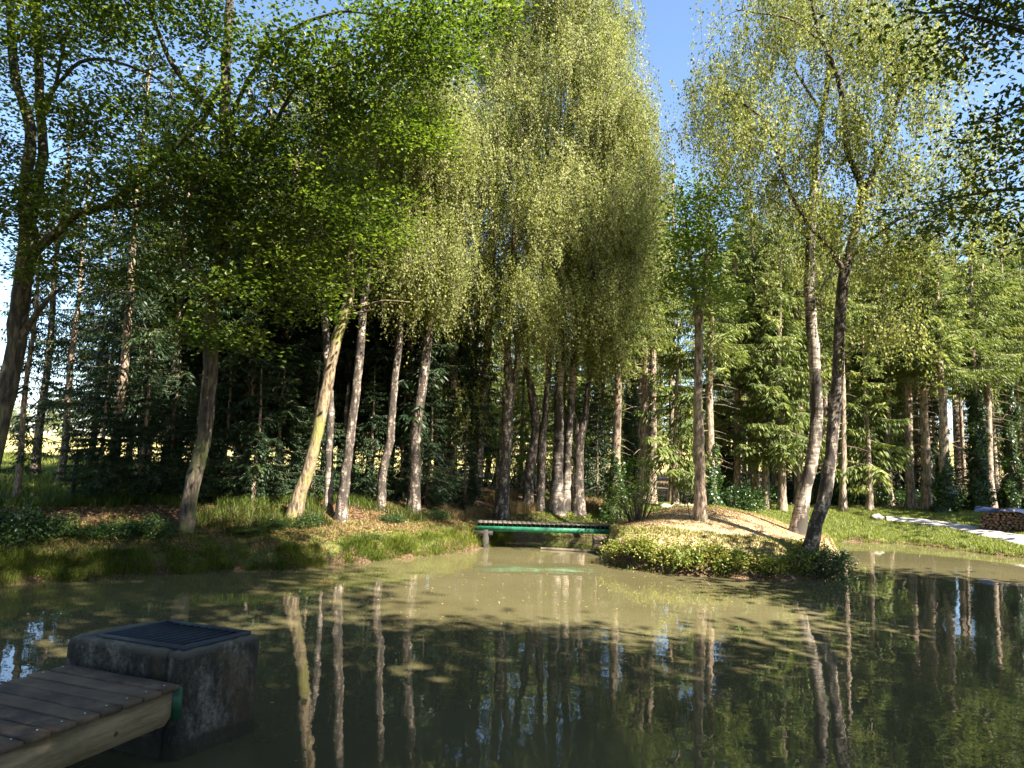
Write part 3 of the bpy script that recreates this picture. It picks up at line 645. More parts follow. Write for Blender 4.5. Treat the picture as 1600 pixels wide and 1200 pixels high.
# ---- spruces
def spruce_mesh(name, label, H, z0, Lmax, seed, dens=1.0, r0=.16, mat=M_SPRUCE, ivy=0, dead=True, sparse=.0, lean=0, blade=.19):
    rng = np.random.default_rng(seed)
    root = thing(name, (0, 0, -100), label, 'tree', None)
    n = 30; z = np.linspace(-.3, H, n); ctrl = np.stack([lean * (z / H) ** 2 * 1.0 + .03 * np.sin(z), .03 * np.cos(z * .7), z], 1)
    tb = MB(); rr = r0 * (1 - np.clip(z, 0, H) / H) ** .8 + .015; rr *= 1 + .5 * np.exp(-np.clip(z, 0, 9) / .3)
    tb.tube(ctrl, rr, 9, .04, rng)
    parts = [tb.build('trunk', B_SPRUCE, root)]
    nb = MB(); wb = MB(); Cs, As, Ns, Ls, Ws, Ts = [], [], [], [], [], []
    if dead:
        for zz in np.arange(1.6, z0 + 1, .28):
            for _ in range(rng.integers(1, 4)):
                a = rng.random() * 6.28; L = rng.uniform(.25, 1.1); d = np.array([math.cos(a), math.sin(a), -.15])
                wb.tube([[0, 0, zz], d * L * .5 + [0, 0, zz], d * L + [0, 0, zz - .12 * L]], [.014, .009, .004], 3, cap=False)
    zz = z0
    while zz < H - .15:
        f = (zz - z0) / (H - z0); low = min(1, (zz - z0) / 1.5 + .5)
        L0 = Lmax * (1 - f) ** .75 * low + .12
        for _ in range(rng.integers(3, 6)):
            if rng.random() < sparse: continue
            a = rng.random() * 6.28; L = L0 * rng.uniform(.6, 1.15); rad = np.array([math.cos(a), math.sin(a), 0]); tan = np.array([-math.sin(a), math.cos(a), 0])
            m = 6; u = np.linspace(0, 1, m); up0 = .25 * f
            pts = np.array([0, 0, zz]) + rad * (u * L)[:, None] + np.array([0, 0, 1]) * (L * (up0 * u - .42 * u ** 1.3 + .22 * u ** 3))[:, None]
            pts[:, :2] += np.interp(zz, z, ctrl[:, 0]) * np.array([1, 0])
            wb.tube(pts, np.linspace(.012 + .008 * L, .004, m), 3, cap=False)
            k = max(4, int(L * 15 * dens)); tint0 = np.clip(.42 + .2 * rng.normal(), 0, 1)
            for uu in np.linspace(.12, 1, k):
                c = np.array([np.interp(uu, u, pts[:, q]) for q in range(3)])
                tl = (.16 + .38 * (1 - uu) ** .6) * min(1, L / 1.2) * rng.uniform(.7, 1.2)
                for sgn in (-1, 1):
                    d = nrm(tan * sgn * 1.0 + rad * .55 + np.array([0, 0, -.55 + .25 * rng.normal()]))
                    nseg = max(1, int(tl / (blade * .7)) + 1)
                    for q in range(nseg):
                        cc = c + d * tl * (q + .5) / nseg; cc = cc + np.array([0, 0, -.10 * q * q * .5])
                        Cs.append(cc); As.append(d + np.array([0, 0, -.35 * q])); Ls.append(blade * rng.uniform(.8, 1.3)); Ts.append(tint0 + .13 * rng.normal() + .12 * uu)
                if rng.random() < .7:
                    Cs.append(c + np.array([0, 0, -.09])); As.append(np.array([0, 0, -1]) + rng.normal(0, .3, 3)); Ls.append(blade * rng.uniform(.8, 1.4)); Ts.append(tint0 - .1)
        zz += rng.uniform(.22, .42) * (.7 + .5 * (1 - f))
    Cs = np.array(Cs); As = np.array(As); n = len(Cs)
    Nr = rng.normal(0, .55, (n, 3)) + np.array([0, 0, .8])
    add_leaves(nb, Cs, As, Nr, np.array(Ls), np.full(n, blade * .24), np.clip(np.array(Ts), 0, 1))
    parts.append(nb.merge(wb).build('crown', mat, root, smooth=False, mat2=B_SPRUCE))
    if ivy:
        ib = MB(); m = int(ivy * 1100); a = rng.random(m) * 6.28; zi = rng.random(m) ** 1.25 * ivy * (1 + .22 * np.sin(a * 2 + seed)); rd = np.interp(zi, z, rr) + .02 + (.07 + .07 * np.sin(a * 3 + zi * 2.3) + .06 * np.sin(zi * 5 + a)).clip(0) * rng.random(m) ** .6 * (1.3 - zi / (ivy * 1.3)) * 1.5
        C = np.stack([rd * np.cos(a), rd * np.sin(a), zi], 1); nr = np.stack([np.cos(a), np.sin(a), .4 + 0 * a], 1) + rng.normal(0, .4, (m, 3))
        add_leaves(ib, C, rng.normal(0, .5, (m, 3)) + [0, 0, -1], nr, .08 + .04 * rng.random(m), np.full(m, .08), np.clip(rng.normal(.5, .25, m), 0, 1))
        parts.append(ib.build('ivy', M_IVY, root, smooth=False))
    CH[root.name] = parts
    return root

PROTO = {
    'tall': spruce_mesh('spruce_tree', 'x', 12.5, 6.0, 1.9, 101, 1.0, .16),
    'mid': spruce_mesh('spruce_tree', 'x', 12, 4.6, 2.0, 102, 1.0, .14),
    'edge': spruce_mesh('spruce_tree', 'x', 11, 2.0, 1.7, 103, 1.15, .12),
    'small': spruce_mesh('spruce_tree', 'x', 5.2, .7, 1.25, 104, 1.3, .07, dead=False),
    'thin': spruce_mesh('spruce_tree', 'x', 12, 6.2, 1.3, 105, .9, .10),
    'ivy': spruce_mesh('spruce_tree', 'x', 12.5, 6.2, 1.9, 106, .9, .16, ivy=6.5),
    'ivylow': spruce_mesh('spruce_tree', 'x', 12.5, 6.0, 1.8, 107, .9, .16, ivy=2.3),
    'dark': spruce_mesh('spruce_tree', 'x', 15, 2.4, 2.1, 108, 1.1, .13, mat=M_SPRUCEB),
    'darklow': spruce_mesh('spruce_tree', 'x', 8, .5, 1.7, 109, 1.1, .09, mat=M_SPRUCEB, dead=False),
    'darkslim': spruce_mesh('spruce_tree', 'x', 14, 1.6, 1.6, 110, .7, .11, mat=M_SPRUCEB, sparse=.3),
}
HT = {'tall': 12.5, 'mid': 12, 'edge': 11, 'small': 5.2, 'thin': 12, 'ivy': 12.5, 'ivylow': 12.5}
USED = set()
rs = np.random.default_rng(77)
def spruce(kind, px, Yd, label, group, sc=1.0, sx=1.0):
    p = AT(px, 800, Yd); x, y = p[0], p[1]; z = hz(x, y)
    root = PROTO[kind]; rz = rs.random() * 6.28
    if kind not in USED:
        USED.add(kind); root.location = (x, y, z); root.rotation_euler = (0, 0, rz); root.scale = (sc * sx, sc * sx, sc); root['label'] = label; root['group'] = group; return root
    return dup(root, (x, y, z), rz, (sc * sx, sc * sx, sc), label, group)

GR = 'spruces of the wood across the pond'
hand = [
 ('ivylow', 962, 22.5, 'thick pale spruce trunk standing in full sun right of the birch row', 1.05),
 ('ivy', 985, 25, 'ivy clad spruce just behind the thick pale trunk', .9),
 ('thin', 1004, 24, 'leaning slender spruce rising behind the shrub at the bridge end', 1.15),
 ('tall', 1018, 26, 'spruce with a bare sky framed stem right of the slender leaning one', 1.05),
 ('small', 1056, 23.5, 'short drooping spruce in the gap between the shrub and the lawn tree', 1.25),
 ('ivylow', 1110, 23.5, 'straight light spruce with ivy at its foot directly behind the lawn tree', 1.0),
 ('thin', 1152, 27, 'thin dark stem spruce a little right of the lawn tree', 1.1),
 ('mid', 1178, 26, 'spruce with bright low boughs, first of the bunch left of the island birches', .95),
 ('edge', 1196, 24.8, 'yellow green spruce with hanging tufts in the bunch left of the island birches', 1.0),
 ('edge', 1221, 24, 'slim sunlit spruce stem just left of the straight island birch', 1.05),
 ('mid', 1250, 25.5, 'spruce seen directly behind the straight island birch', 1.0),
 ('thin', 1290, 25, 'pale thin spruce stem showing between the two island birches', 1.0),
 ('thin', 1319, 23, 'pale pink straight stem close right of the forked island birch', 1.0),
 ('small', 1357, 23.4, 'little spruce with thick reddish stem and skirts of bright boughs at the lawn edge', 1.2),
 ('mid', 1390, 27, 'shaded spruce behind the start of the gravel path', 1.0),
 ('tall', 1424, 24.6, 'brown stem spruce at the near edge of the gravel path', .9),
 ('tall', 1449, 24, 'tall stem spruce paired closely with the brown one by the path', .95),
 ('ivylow', 1477, 23, 'grey spruce with a skirt of ivy beside the gravel path', 1.0),
 ('ivy', 1531, 24.5, 'spruce fully wrapped in dark ivy left of the firewood stack', 1.05),
 ('tall', 1549, 25.5, 'dark spruce stem standing behind the left end of the firewood stack', 1.0),
 ('ivy', 1583, 26, 'ivy wrapped spruce behind the right end of the firewood stack', .9),
 ('small', 1330, 26.5, 'young spruce in shade behind the pale pink stem', 1.1),
 ('edge', 1365, 28, 'low branched spruce in the shade behind the little skirted one', 1.0),
]
LM = [(20, 'big forked oak'), (118, 'leaning fence post'), (172, 'black straight spruce'), (250, 'dense dark spruce'), (318, 'mossy curved oak'), (378, 'second dark spruce'), (455, 'leaning pale trunk'), (514, 'white mossy footed birch'), (548, 'birch curving right'), (606, 'twiggy birch'),
      (650, 'rough dark trunk'), (706, 'sun flecked birch'), (750, 'dark right leaning birch'), (790, 'split double trunk'), (828, 'kinked brown birch'), (870, 'brightest white birch'), (905, 'last grey birch'), (962, 'thick pale spruce trunk'), (1015, 'bare topped spruce stem'), (1056, 'short drooping spruce'),
      (1095, 'brown lawn tree'), (1152, 'thin dark stem'), (1196, 'tufted yellow green spruce'), (1262, 'straight island birch'), (1305, 'forked island birch'), (1357, 'little skirted spruce'), (1390, 'start of the gravel path'), (1436, 'brown stems by the path'), (1477, 'ivy skirted grey spruce'), (1531, 'dark ivy wrapped spruce'), (1583, 'firewood stack')]
SEENL = set()
def where(px, what):
    for rank in range(6):
        lm = sorted(LM, key=lambda q: abs(q[0] - px))[rank]; t = f"{what} {'left' if px < lm[0] else 'right'} of the {lm[1]}"
        if t not in SEENL: break
    SEENL.add(t); return t
TOPX, TOPY = [900, 960, 1020, 1060, 1120, 1180, 1300, 1400, 1500, 1600, 1800], [330, 300, 240, 250, 330, 300, 330, 370, 350, 330, 320]
def YO(px): return float(np.interp(px, [1120, 1200, 1300], [0, 2.6, 4.2]))
def topscale(kd, px, Yd, sc):
    if kd == 'small' or kd.startswith('dark'): return sc
    ty = np.interp(px, TOPX, TOPY) + rs.uniform(-25, 60)
    zt_ = AT(px, ty, Yd)[2] - .4; return float(max(.7, zt_ / HT[kd]))
for kd, px, Yd, lb, sc in hand:
    Yd += YO(px); sc *= 1 + YO(px) * .035
    h_ = topscale(kd, px, Yd, sc); spruce(kd, px, Yd, lb, GR, h_, (sc if kd != 'small' else 1) / h_ if kd != 'small' else 1.0)
# deeper rows of the wood
k = 0; placed = []
for Yd, step, kinds, row in ((28.5, 52, ('tall', 'mid', 'edge'), 'second row spruce of the wood'), (32, 46, ('tall', 'mid', 'thin'), 'third row spruce of the wood'), (37, 44, ('mid', 'tall', 'edge'), 'spruce deep in the wood, fourth row,'), (43, 40, ('tall', 'edge', 'mid'), 'farthest spruce of the wood')):
    px = 985 + rs.random() * 30
    while px < 1650:
        if not (1025 < px < 1150 and Yd > 30 and rs.random() < .7):
            y = Yd + rs.normal(0, .9) + YO(px)
            kd = kinds[k % 3]; h_ = topscale(kd, px, y, 1.0); spruce(kd, px, y, where(px, row), 'spruces in the depth of the wood', h_, .92 / h_); k += 1
        px += step * (.7 + .6 * rs.random())
for Yd, step, row in ((27.5, 80, 'low dark undergrowth spruce'), (34, 60, 'low dark spruce far back')):
    px = 1140
    while px < 1640:
        spruce('darklow', px, Yd + rs.normal(0, .8) + YO(px), where(px, row), 'low spruces in the wood', .55 + .35 * rs.random()); px += step * (.7 + .6 * rs.random())
# left belt of dark spruces
GD = 'dark spruces behind the left bank'
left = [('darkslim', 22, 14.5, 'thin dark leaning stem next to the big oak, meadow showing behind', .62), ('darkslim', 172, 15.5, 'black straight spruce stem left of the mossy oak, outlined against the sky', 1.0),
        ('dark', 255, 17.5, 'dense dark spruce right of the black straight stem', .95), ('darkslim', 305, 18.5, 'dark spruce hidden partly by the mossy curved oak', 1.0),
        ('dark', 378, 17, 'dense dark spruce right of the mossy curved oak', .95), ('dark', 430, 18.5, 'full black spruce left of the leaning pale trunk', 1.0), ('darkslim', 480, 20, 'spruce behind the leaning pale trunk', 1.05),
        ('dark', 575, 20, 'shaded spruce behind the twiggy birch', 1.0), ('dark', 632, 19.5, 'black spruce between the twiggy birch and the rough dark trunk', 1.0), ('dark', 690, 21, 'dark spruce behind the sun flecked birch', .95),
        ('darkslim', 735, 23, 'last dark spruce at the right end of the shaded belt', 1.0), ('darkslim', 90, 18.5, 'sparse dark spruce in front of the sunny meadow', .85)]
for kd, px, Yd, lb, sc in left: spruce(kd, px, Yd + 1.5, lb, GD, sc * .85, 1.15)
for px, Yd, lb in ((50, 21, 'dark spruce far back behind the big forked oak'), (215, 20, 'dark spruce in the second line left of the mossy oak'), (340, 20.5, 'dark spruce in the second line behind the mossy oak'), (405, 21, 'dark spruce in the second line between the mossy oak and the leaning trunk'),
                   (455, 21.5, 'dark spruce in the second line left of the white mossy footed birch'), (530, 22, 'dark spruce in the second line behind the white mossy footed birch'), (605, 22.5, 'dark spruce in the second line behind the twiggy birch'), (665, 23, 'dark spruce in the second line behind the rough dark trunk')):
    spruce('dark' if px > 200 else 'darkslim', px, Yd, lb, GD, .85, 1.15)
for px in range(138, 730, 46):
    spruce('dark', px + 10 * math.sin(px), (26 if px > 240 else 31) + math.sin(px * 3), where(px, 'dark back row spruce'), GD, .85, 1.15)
for q_, (kd, px, Yd, sc) in enumerate((('edge', 742, 29, .75), ('mid', 778, 33, .8), ('edge', 812, 30, .7), ('mid', 846, 35, .85), ('edge', 878, 31, .75), ('mid', 915, 34, .85), ('edge', 940, 30, .8), ('mid', 700, 34, .8), ('edge', 760, 38, .9), ('mid', 830, 40, .95), ('edge', 898, 39, .95))):
    spruce(kd, px, Yd, where(px, 'light green conifer beyond the birches'), 'conifers beyond the birch row', sc, 1.3)
lows = [(150, 14.2, .42), (215, 14.8, .5), (262, 15.6, .45), (345, 15.5, .5), (395, 15.3, .45), (430, 16.4, .5), (485, 17.2, .5), (575, 17.8, .48), (625, 18.4, .5), (668, 18.4, .5), (725, 19.4, .36), (300, 14.9, .4)]
ltx = ['low spruce bough thicket right of the fence post', 'low spruce left of the mossy curved oak', 'low spruce hugging the left side of the mossy curved oak', 'low spruce right of the mossy curved oak',
       'low dark spruce midway between the mossy oak and the leaning trunk', 'low dark spruce close left of the leaning pale trunk', 'low spruce behind the foot of the leaning pale trunk', 'low spruce at the foot of the twiggy birch',
       'low spruce left of the rough dark trunk', 'low spruce right of the rough dark trunk', 'little spruce with sunlit tips left of the split double trunk', 'low dark spruce directly in front of the mossy oak foot']
for (px, Yd, sc), lb in zip(lows, ltx): spruce('darklow', px, Yd + 2.2, lb, 'low spruces along the left bank', sc, 1.3)
spruce('darklow', 932, 24, 'dense dark green conifer right of the last grey birch', 'dark conifer', .55, .8)
# far trees beyond the birch row and the meadow edge
k = 0
for px in np.arange(-20, 1160, 24):
    spruce(('edge', 'mid', 'small')[k % 3], px + rs.normal(0, 7), 72 + rs.normal(0, 5), where(px, 'sunlit tree at the far meadow edge'), 'far tree line beyond the meadow', (.42, .34, .8)[k % 3] * (.8 + .4 * rs.random()) * (1 + 1.3 * float(ss(640, 760, px))), 1.7); k += 1

# ---- trees standing behind and beside the camera (their shade falls on the near water; the very tall ones are added to shade the left bank)
def shade_tree(name, x, y, H, R, z0, z1, seed, nT, lab):
    rng = np.random.default_rng(seed); z = hz(x, y); root = thing(name, (x, y, z), lab, 'tree', 'oaks on the near bank outside the photo')
    tb = MB(); p = stem(tb, [(0, 0, -.3, .3), (.1, 0, H * .3, .26), (-.1, .1, H * .6, .18), (0, 0, H * .95, .04)], rng, 30, 12, .04, .3)
    parts = [tb.build('trunk', B_OAK, root)]
    T = envelope([((0, 0, (z0 + z1) / 2), (R, R, (z1 - z0) / 2), 1)], rng, nT, .42)
    tw = MB(); colonise(tw, list(p[6:, :3]), list(p[6:, 3]), T, rng); lf = MB(); clumps_oak(lf, T, rng, 46, (.55, .55, .3), .24)
    parts += [lf.merge(tw).build('crown', M_OAK, root, smooth=False, mat2=B_OAK)]; CH[root.name] = parts; return root
LB = 'oak of the near bank outside the photo, its shade falling on the pond'
o1 = shade_tree('oak_tree', 4.5, -.5, 15, 4.0, 5.5, 15, 201, 330, LB)
for x, y, rz, s in ((-1.5, -3.5, 2, 1.0), (9.5, -1, 1, 1.0), (-7, -3, .5, .95), (14, -4, 2.5, 1.1), (-13, 0, 4, 1.0), (-16, 6, 5, 1.1), (1, -9, 3, 1.2), (-9, -9, 1, 1.2), (9, -9, .2, 1.2), (-17, 12, 2, 1.1)):
    dup(o1, (x, y, hz(x, y)), rz, s, LB)
L2 = 'very tall oak added on the near bank outside the photo, shading the left shore'
o2 = shade_tree('oak_tree', 7.6, 1.9, 22, 3.6, 13.5, 22, 202, 150, L2)  # added out of view, crown kept high so it shades the left shore
dup(o2, (2.7, 1.5, hz(2.7, 1.5)), 1.0, 1.2, 'tallest oak added on the near bank outside the photo, shading the big forked oak')  # added taller copy, placed to darken the forked oak's crown
L3 = 'oak beside the right shore outside the photo'
o3 = shade_tree('oak_tree', 13.8, 8.8, 11, 3.2, 3, 10.5, 203, 240, L3)
for x, y, rz, s in ((13.2, 4.2, 1, 1.0), (11.5, .8, 2, 1.0), (25, 20, 3, 1.3)): dup(o3, (x, y, hz(x, y)), rz, s, L3)

# ================================================================== BUSHES
def bush_mesh(name, label, cat, R, H, n, seed, mat, size=.06, lobed=True, per=40):
    rng = np.random.default_rng(seed); root = thing(name, (0, 0, -100), label, cat); T = []
    for _ in range(n):
        a = rng.random() * 6.28; r = R * rng.random() ** .5; T.append([r * math.cos(a), r * math.sin(a), H * (.15 + .85 * rng.random() ** .7) * math.sqrt(max(0, 1 - (r / R) ** 2) * .9 + .1)])
    T = np.array(T); wb = MB()
    for t in T:
        s0 = np.array([t[0] * .25, t[1] * .25, -.1]); wb.tube([s0, (s0 + t) / 2 + [t[0] * .1, t[1] * .1, .1 * H], t], [.012, .008, .004], 4, cap=False)
    lb = MB(); clumps_oak(lb, T, rng, per, (.14, .14, .09), size)
    parts = [wb.build('stems', B_OAK, root), lb.build('leaves', mat, root, smooth=False)]; CH[root.name] = parts; return root
M_BRAMBLE = leafmat('bramble_leaves', (.075, .11, .018), (.17, .20, .04), (.40, .26, .11), .35, .45, .4)
BR = bush_mesh('bramble_bush', 'x', 'bush', .55, .55, 46, 301, M_BRAMBLE, .085, per=24)
TS = bush_mesh('shrub', 'tall loose shrub at the island end of the footbridge', 'shrub', .7, 1.7, 46, 302, M_SHRUB, .055, per=26)
UD = bush_mesh('undergrowth_bush', 'x', 'bush', .7, .8, 50, 303, M_IVY, .07)
p = ghit(1000, 815); TS.location = (p[0], p[1] + .4, hz(p[0], p[1] + .4) - .05)
dup(TS, (AT(968, 800, 20.5)[0], 20.5, hz(AT(968, 800, 20.5)[0], 20.5)), 1, .8, 'light green shrub behind the right end of the footbridge')
for px, py, sc, lb in ((1072, 770, .8, 'yellow green shrub beside the short drooping spruce'),):
    q = AT(px, 800, 24.2); dup(TS, (q[0], q[1], hz(q[0], q[1])), 2, sc, lb)
GBb = 'brambles on the island bank'
br = [(968, 872, .75, 'bramble at the left tip of the island'), (1003, 880, .85, 'yellowish bramble near the left tip of the island'), (1040, 886, .8, 'bramble left of the island bank middle'), (1085, 888, 1.0, 'largest bright bramble hanging over the front of the island'),
      (1125, 890, .9, 'bramble at the middle of the island front'), (1165, 893, .85, 'bramble right of the island bank middle'), (1205, 894, .8, 'bramble where the shade starts on the island front'), (1235, 893, .8, 'shaded bramble at the foot of the leaning birch'),
      (1262, 896, .9, 'shaded bramble hanging over the water below the leaning birch')]
for px, py, lb, sc in ((1288, 884, 'dark green bush right of the leaning birch foot', .75), (1303, 872, 'dark bush at the right tip of the island', .6)):
    q = P(px, py + 10, .1); dup(UD, (q[0], q[1] + .1, .05), px, sc, lb, 'dark bushes at the right end of the island')
first = True
for q, (px, py, sc, lb) in enumerate(br):
    p = ghit(px, py); loc = (p[0], p[1] + .12, max(.0, hz(p[0], p[1] + .12)) - .08)
    if first: BR.location = loc; BR.scale = (sc * .8,) * 3; BR['label'] = lb; BR['group'] = GBb; first = False
    else: dup(BR, loc, q * 1.3, (sc * .95, sc * .7, sc * .8), lb, GBb)
ub = [(10, 850, 1.0, 'dark bush at the left edge behind the grassy bank'), (60, 838, 1.0, 'dark bush second from the left edge'), (130, 835, 1.1, 'shaded bush below the fence post'), (190, 838, 1.0, 'shaded bush with pale stems left of the mossy oak'), (235, 838, .9, 'small shaded bush at the mossy oak foot'),
      (385, 830, .9, 'shaded bush right of the mossy oak foot'), (425, 822, .7, 'fern like bush left of the leaning trunk foot'), (480, 822, .7, 'sunlit small bush between the leaning trunk and the white birch'), (568, 838, .75, 'bright bush at the water edge right of the white birch'), (610, 815, .7, 'dark bush at the foot of the twiggy birch'), (680, 812, .7, 'dark bush at the foot of the rough trunk')]
first = True
for q, (px, py, sc, lb) in enumerate(ub):
    p = ghit(px, py); loc = (p[0], p[1], hz(p[0], p[1]) - .05)
    if first: UD.location = loc; UD.scale = (sc,) * 3; UD['label'] = lb; UD['group'] = 'bushes on the left bank'; first = False
    else: dup(UD, loc, q * 1.7, (sc * .75, sc * .8, sc * (.45 + .25 * math.sin(q * 2.1))), lb, 'bushes on the left bank')
q0 = 0
for px in np.arange(1150, 1600, 34):
    Yd = 27 + rs.normal(0, .8) + YO(px); q = AT(px, 800, Yd); dup(UD, (q[0], q[1], hz(q[0], q[1]) - .05), q0, 1.0 + .5 * rs.random(), where(px, 'bush on the wood floor'), 'bushes on the floor of the wood'); q0 += 1
for px in np.arange(750, 960, 30):
    Yd = 25.5 + rs.normal(0, 1); q = AT(px, 800, Yd); dup(TS, (q[0], q[1], hz(q[0], q[1]) - .05), q0, 1.0 + .5 * rs.random(), where(px, 'light green bush behind the birch row'), 'bushes behind the birch row'); q0 += 1

# ================================================================== GRASS
def grass(name, x, y, h, w, mat, rng, lean=.5, tint=.5, tv=.2, leanto=None, kind='stuff', label=None):
    z = height(x, y) - .02; n = len(x)
    a = rng.random(n) * 6.28; dx, dy = np.cos(a), np.sin(a); hh = h * (.5 + rng.random(n)); ln = lean * (.4 + rng.random(n)) * hh
    lx, ly = np.cos(a + 1.57) * ln, np.sin(a + 1.57) * ln
    if leanto is not None: lx = lx * .5 + leanto[0] * hh * .6; ly = ly * .5 + leanto[1] * hh * .6
    b = np.stack([x, y, z], 1); s = np.stack([dx, dy, 0 * dx], 1) * (w * .5)
    m = b + np.stack([lx * .35, ly * .35, hh * .62], 1); t = b + np.stack([lx, ly, hh * (1 - .25 * lean)], 1)
    v = np.stack([b - s, b + s, m + s * .8, m - s * .8, t], 1).reshape(-1, 3); q = np.arange(n)[:, None] * 5
    mb = MB(); tn = np.clip(np.repeat(tint + rng.normal(0, tv, n), 5), 0, 1)
    mb.add(v, q + np.array([[0, 1, 2, 3]]), tn); mb.L.append((q + np.array([[3, 2, 4]])).ravel()); mb.S.append(np.full(n, 3))
    return tag(mb.build(name, mat, smooth=False), label, 'grass', None, kind)
rg = np.random.default_rng(9)
def scatter(n, x0, x1, y0, y1, cond):
    x = rg.uniform(x0, x1, n); y = rg.uniform(y0, y1, n); s = sdist(x, y); k = cond(x, y, s); return x[k], y[k], s[k]
patch = lambda x, y: wob(x, y, .9, 4)
def isr(x, y): return np.hypot((x - ISL[0]) / 2.9, (y - ISL[1]) / 2.1)
cb = lambda x, y, s: (s > -.02) & (s < 1.9) & (rg.random(len(x)) < np.where(s < .5, 1, .6 - .25 * s)) & (wob(x, y, 1.9, 7) + .7 * patch(x, y) > -.55 + .5 * s)
x, y, s = scatter(400000, -11, 1.2, 9.5, 20, cb)
grass('bank_grass', x, y, (.07 + .13 * (s < .4)) * (1 + .6 * wob(x, y, 3.1, 5)), .009, M_GRASS, rg, 1.2, .5 + .28 * np.repeat(wob(x, y, 1.3, 8), 1), .2, label='green grass along the left shore')
x, y, s = scatter(260000, -11, 1.2, 9.5, 20, lambda x, y, s: (s > -.03) & (s < .45) & (wob(x, y, 4.3, 11) > .42))
grass('shore_tufts', x, y, .24, .009, M_GRASS, rg, 1.1, .55, .25, label='taller arching grass tufts at the water line of the left shore')
x, y, s = scatter(120000, 1.2, 15, 12, 24, lambda x, y, s: (s > -.03) & (s < .3) & (wob(x, y, 4.3, 11) > .3))
grass('far_shore_tufts', x, y, .16, .012, M_GRASS, rg, 1.1, .6, .3, label='grass tufts at the water line of the island and right shore')
x, y, s = scatter(160000, -11, 1.2, 9.5, 20, lambda x, y, s: (s > .1) & (s < 3.0) & (wob(x, y, 1.7, 9) > -.1))
grass('straw_grass', x, y, .09, .011, M_DRY, rg, 1.2, .4, .25, label='straw coloured grass mixed into the left shore')
def offpath(x, y): return np.min(np.hypot(x[:, None] - cx[None, ::2], y[:, None] - cy[None, ::2]), axis=1) > .47
x, y, s = scatter(420000, 1, 21, 15, 31, lambda x, y, s: (s > 0) & (isr(x, y) > .95) & (y < 26 + 3.5 * ss(4, 9, x)))
k_ = offpath(x, y); x, y, s = x[k_], y[k_], s[k_]
grass('lawn_grass', x, y, .08, .016, M_GRASS, rg, .5, .62, .18, label='short bright grass on the lawn beyond the pond')
x, y, s = scatter(60000, 2, 8.5, 13, 20, lambda x, y, s: (s > 0) & (isr(x, y) < 1.1) & (rg.random(len(x)) < .35))
grass('island_grass', x, y, .06, .012, M_DRY, rg, .8, .5, .25, label='thin dry grass on the island mound')
x, y, s = scatter(60000, 1.2, 8, 12, 19, lambda x, y, s: (s > 0) & (s < .35) & (isr(x, y) < 1.3))
grass('island_edge_grass', x[::2], y[::2], .08, .012, M_DRY, rg, 1.2, .6, .25, label='mixed grass along the island edge')
x, y, s = scatter(160000, -3.5, 3.2, 17.5, 24, lambda x, y, s: (s > 1.2) & (x > -1.8) & (patch(x, y) > -.1) & (rg.random(len(x)) < .6))
grass('dry_meadow_grass', x, y, .26, .010, M_DRY, rg, .5, .5, .25, label='tall straw coloured grass at the feet of the birches')
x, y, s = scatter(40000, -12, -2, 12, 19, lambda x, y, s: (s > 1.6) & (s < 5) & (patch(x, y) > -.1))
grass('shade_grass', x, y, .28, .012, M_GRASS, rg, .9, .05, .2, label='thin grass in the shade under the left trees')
x, y, s = scatter(160000, -26, -6, 17, 34, lambda x, y, s: (s > 5))
grass('meadow_grass', x, y, .3, .02, M_GRASS, rg, .6, .55, .25, label='green grass at the near edge of the meadow')
# fallen leaves on the soil and afloat on the pond
def litter(name, x, y, z, size, label, tint=.5):
    n = len(x); mb = MB(); nr = rg.normal(0, .12 if name == 'floating_leaves' else .4, (n, 3)) + [0, 0, 1]
    if name == 'floating_leaves': nr[:, :2] *= .1
    add_leaves(mb, np.stack([x, y, z], 1), rg.normal(0, 1, (n, 3)) * [1, 1, .05], nr, size * (.6 + .8 * rg.random(n)), np.full(n, size * .6), np.clip(rg.normal(tint, .3, n), 0, 1))
    return tag(mb.build(name, M_DEADLEAF, smooth=False), label, 'leaves', None, 'stuff')
x, y, s = scatter(60000, -12, 3, 10, 22, lambda x, y, s: (s > .6) & (s < 6)); litter('fallen_leaves', x, y, height(x, y) + .015, .07, 'brown fallen leaves on the left bank', .25)
x, y, s = scatter(30000, 2, 8.5, 13, 20, lambda x, y, s: (s > .1) & (isr(x, y) < 1.1)); litter('island_leaves', x[:6000], y[:6000], height(x[:6000], y[:6000]) + .012, .04, 'tan leaf litter on the island', .6)
x = rg.normal(.6, 2.6, 240); y = 12.3 + rg.normal(0, 2.2, 240); k = sdist(x, y) < -.3; x, y = x[k], y[k]
litter('floating_leaves', x, y, 0 * x + .006, .045, 'small yellow leaves floating on the water', .7)
x = rg.uniform(-8, 9, 900); y = rg.uniform(4.5, 17, 900); k = sdist(x, y) < -.3; litter('floating_specks', x[k], y[k], 0 * x[k] + .006, .022, 'specks of leaf and seed on the dark water', .5)

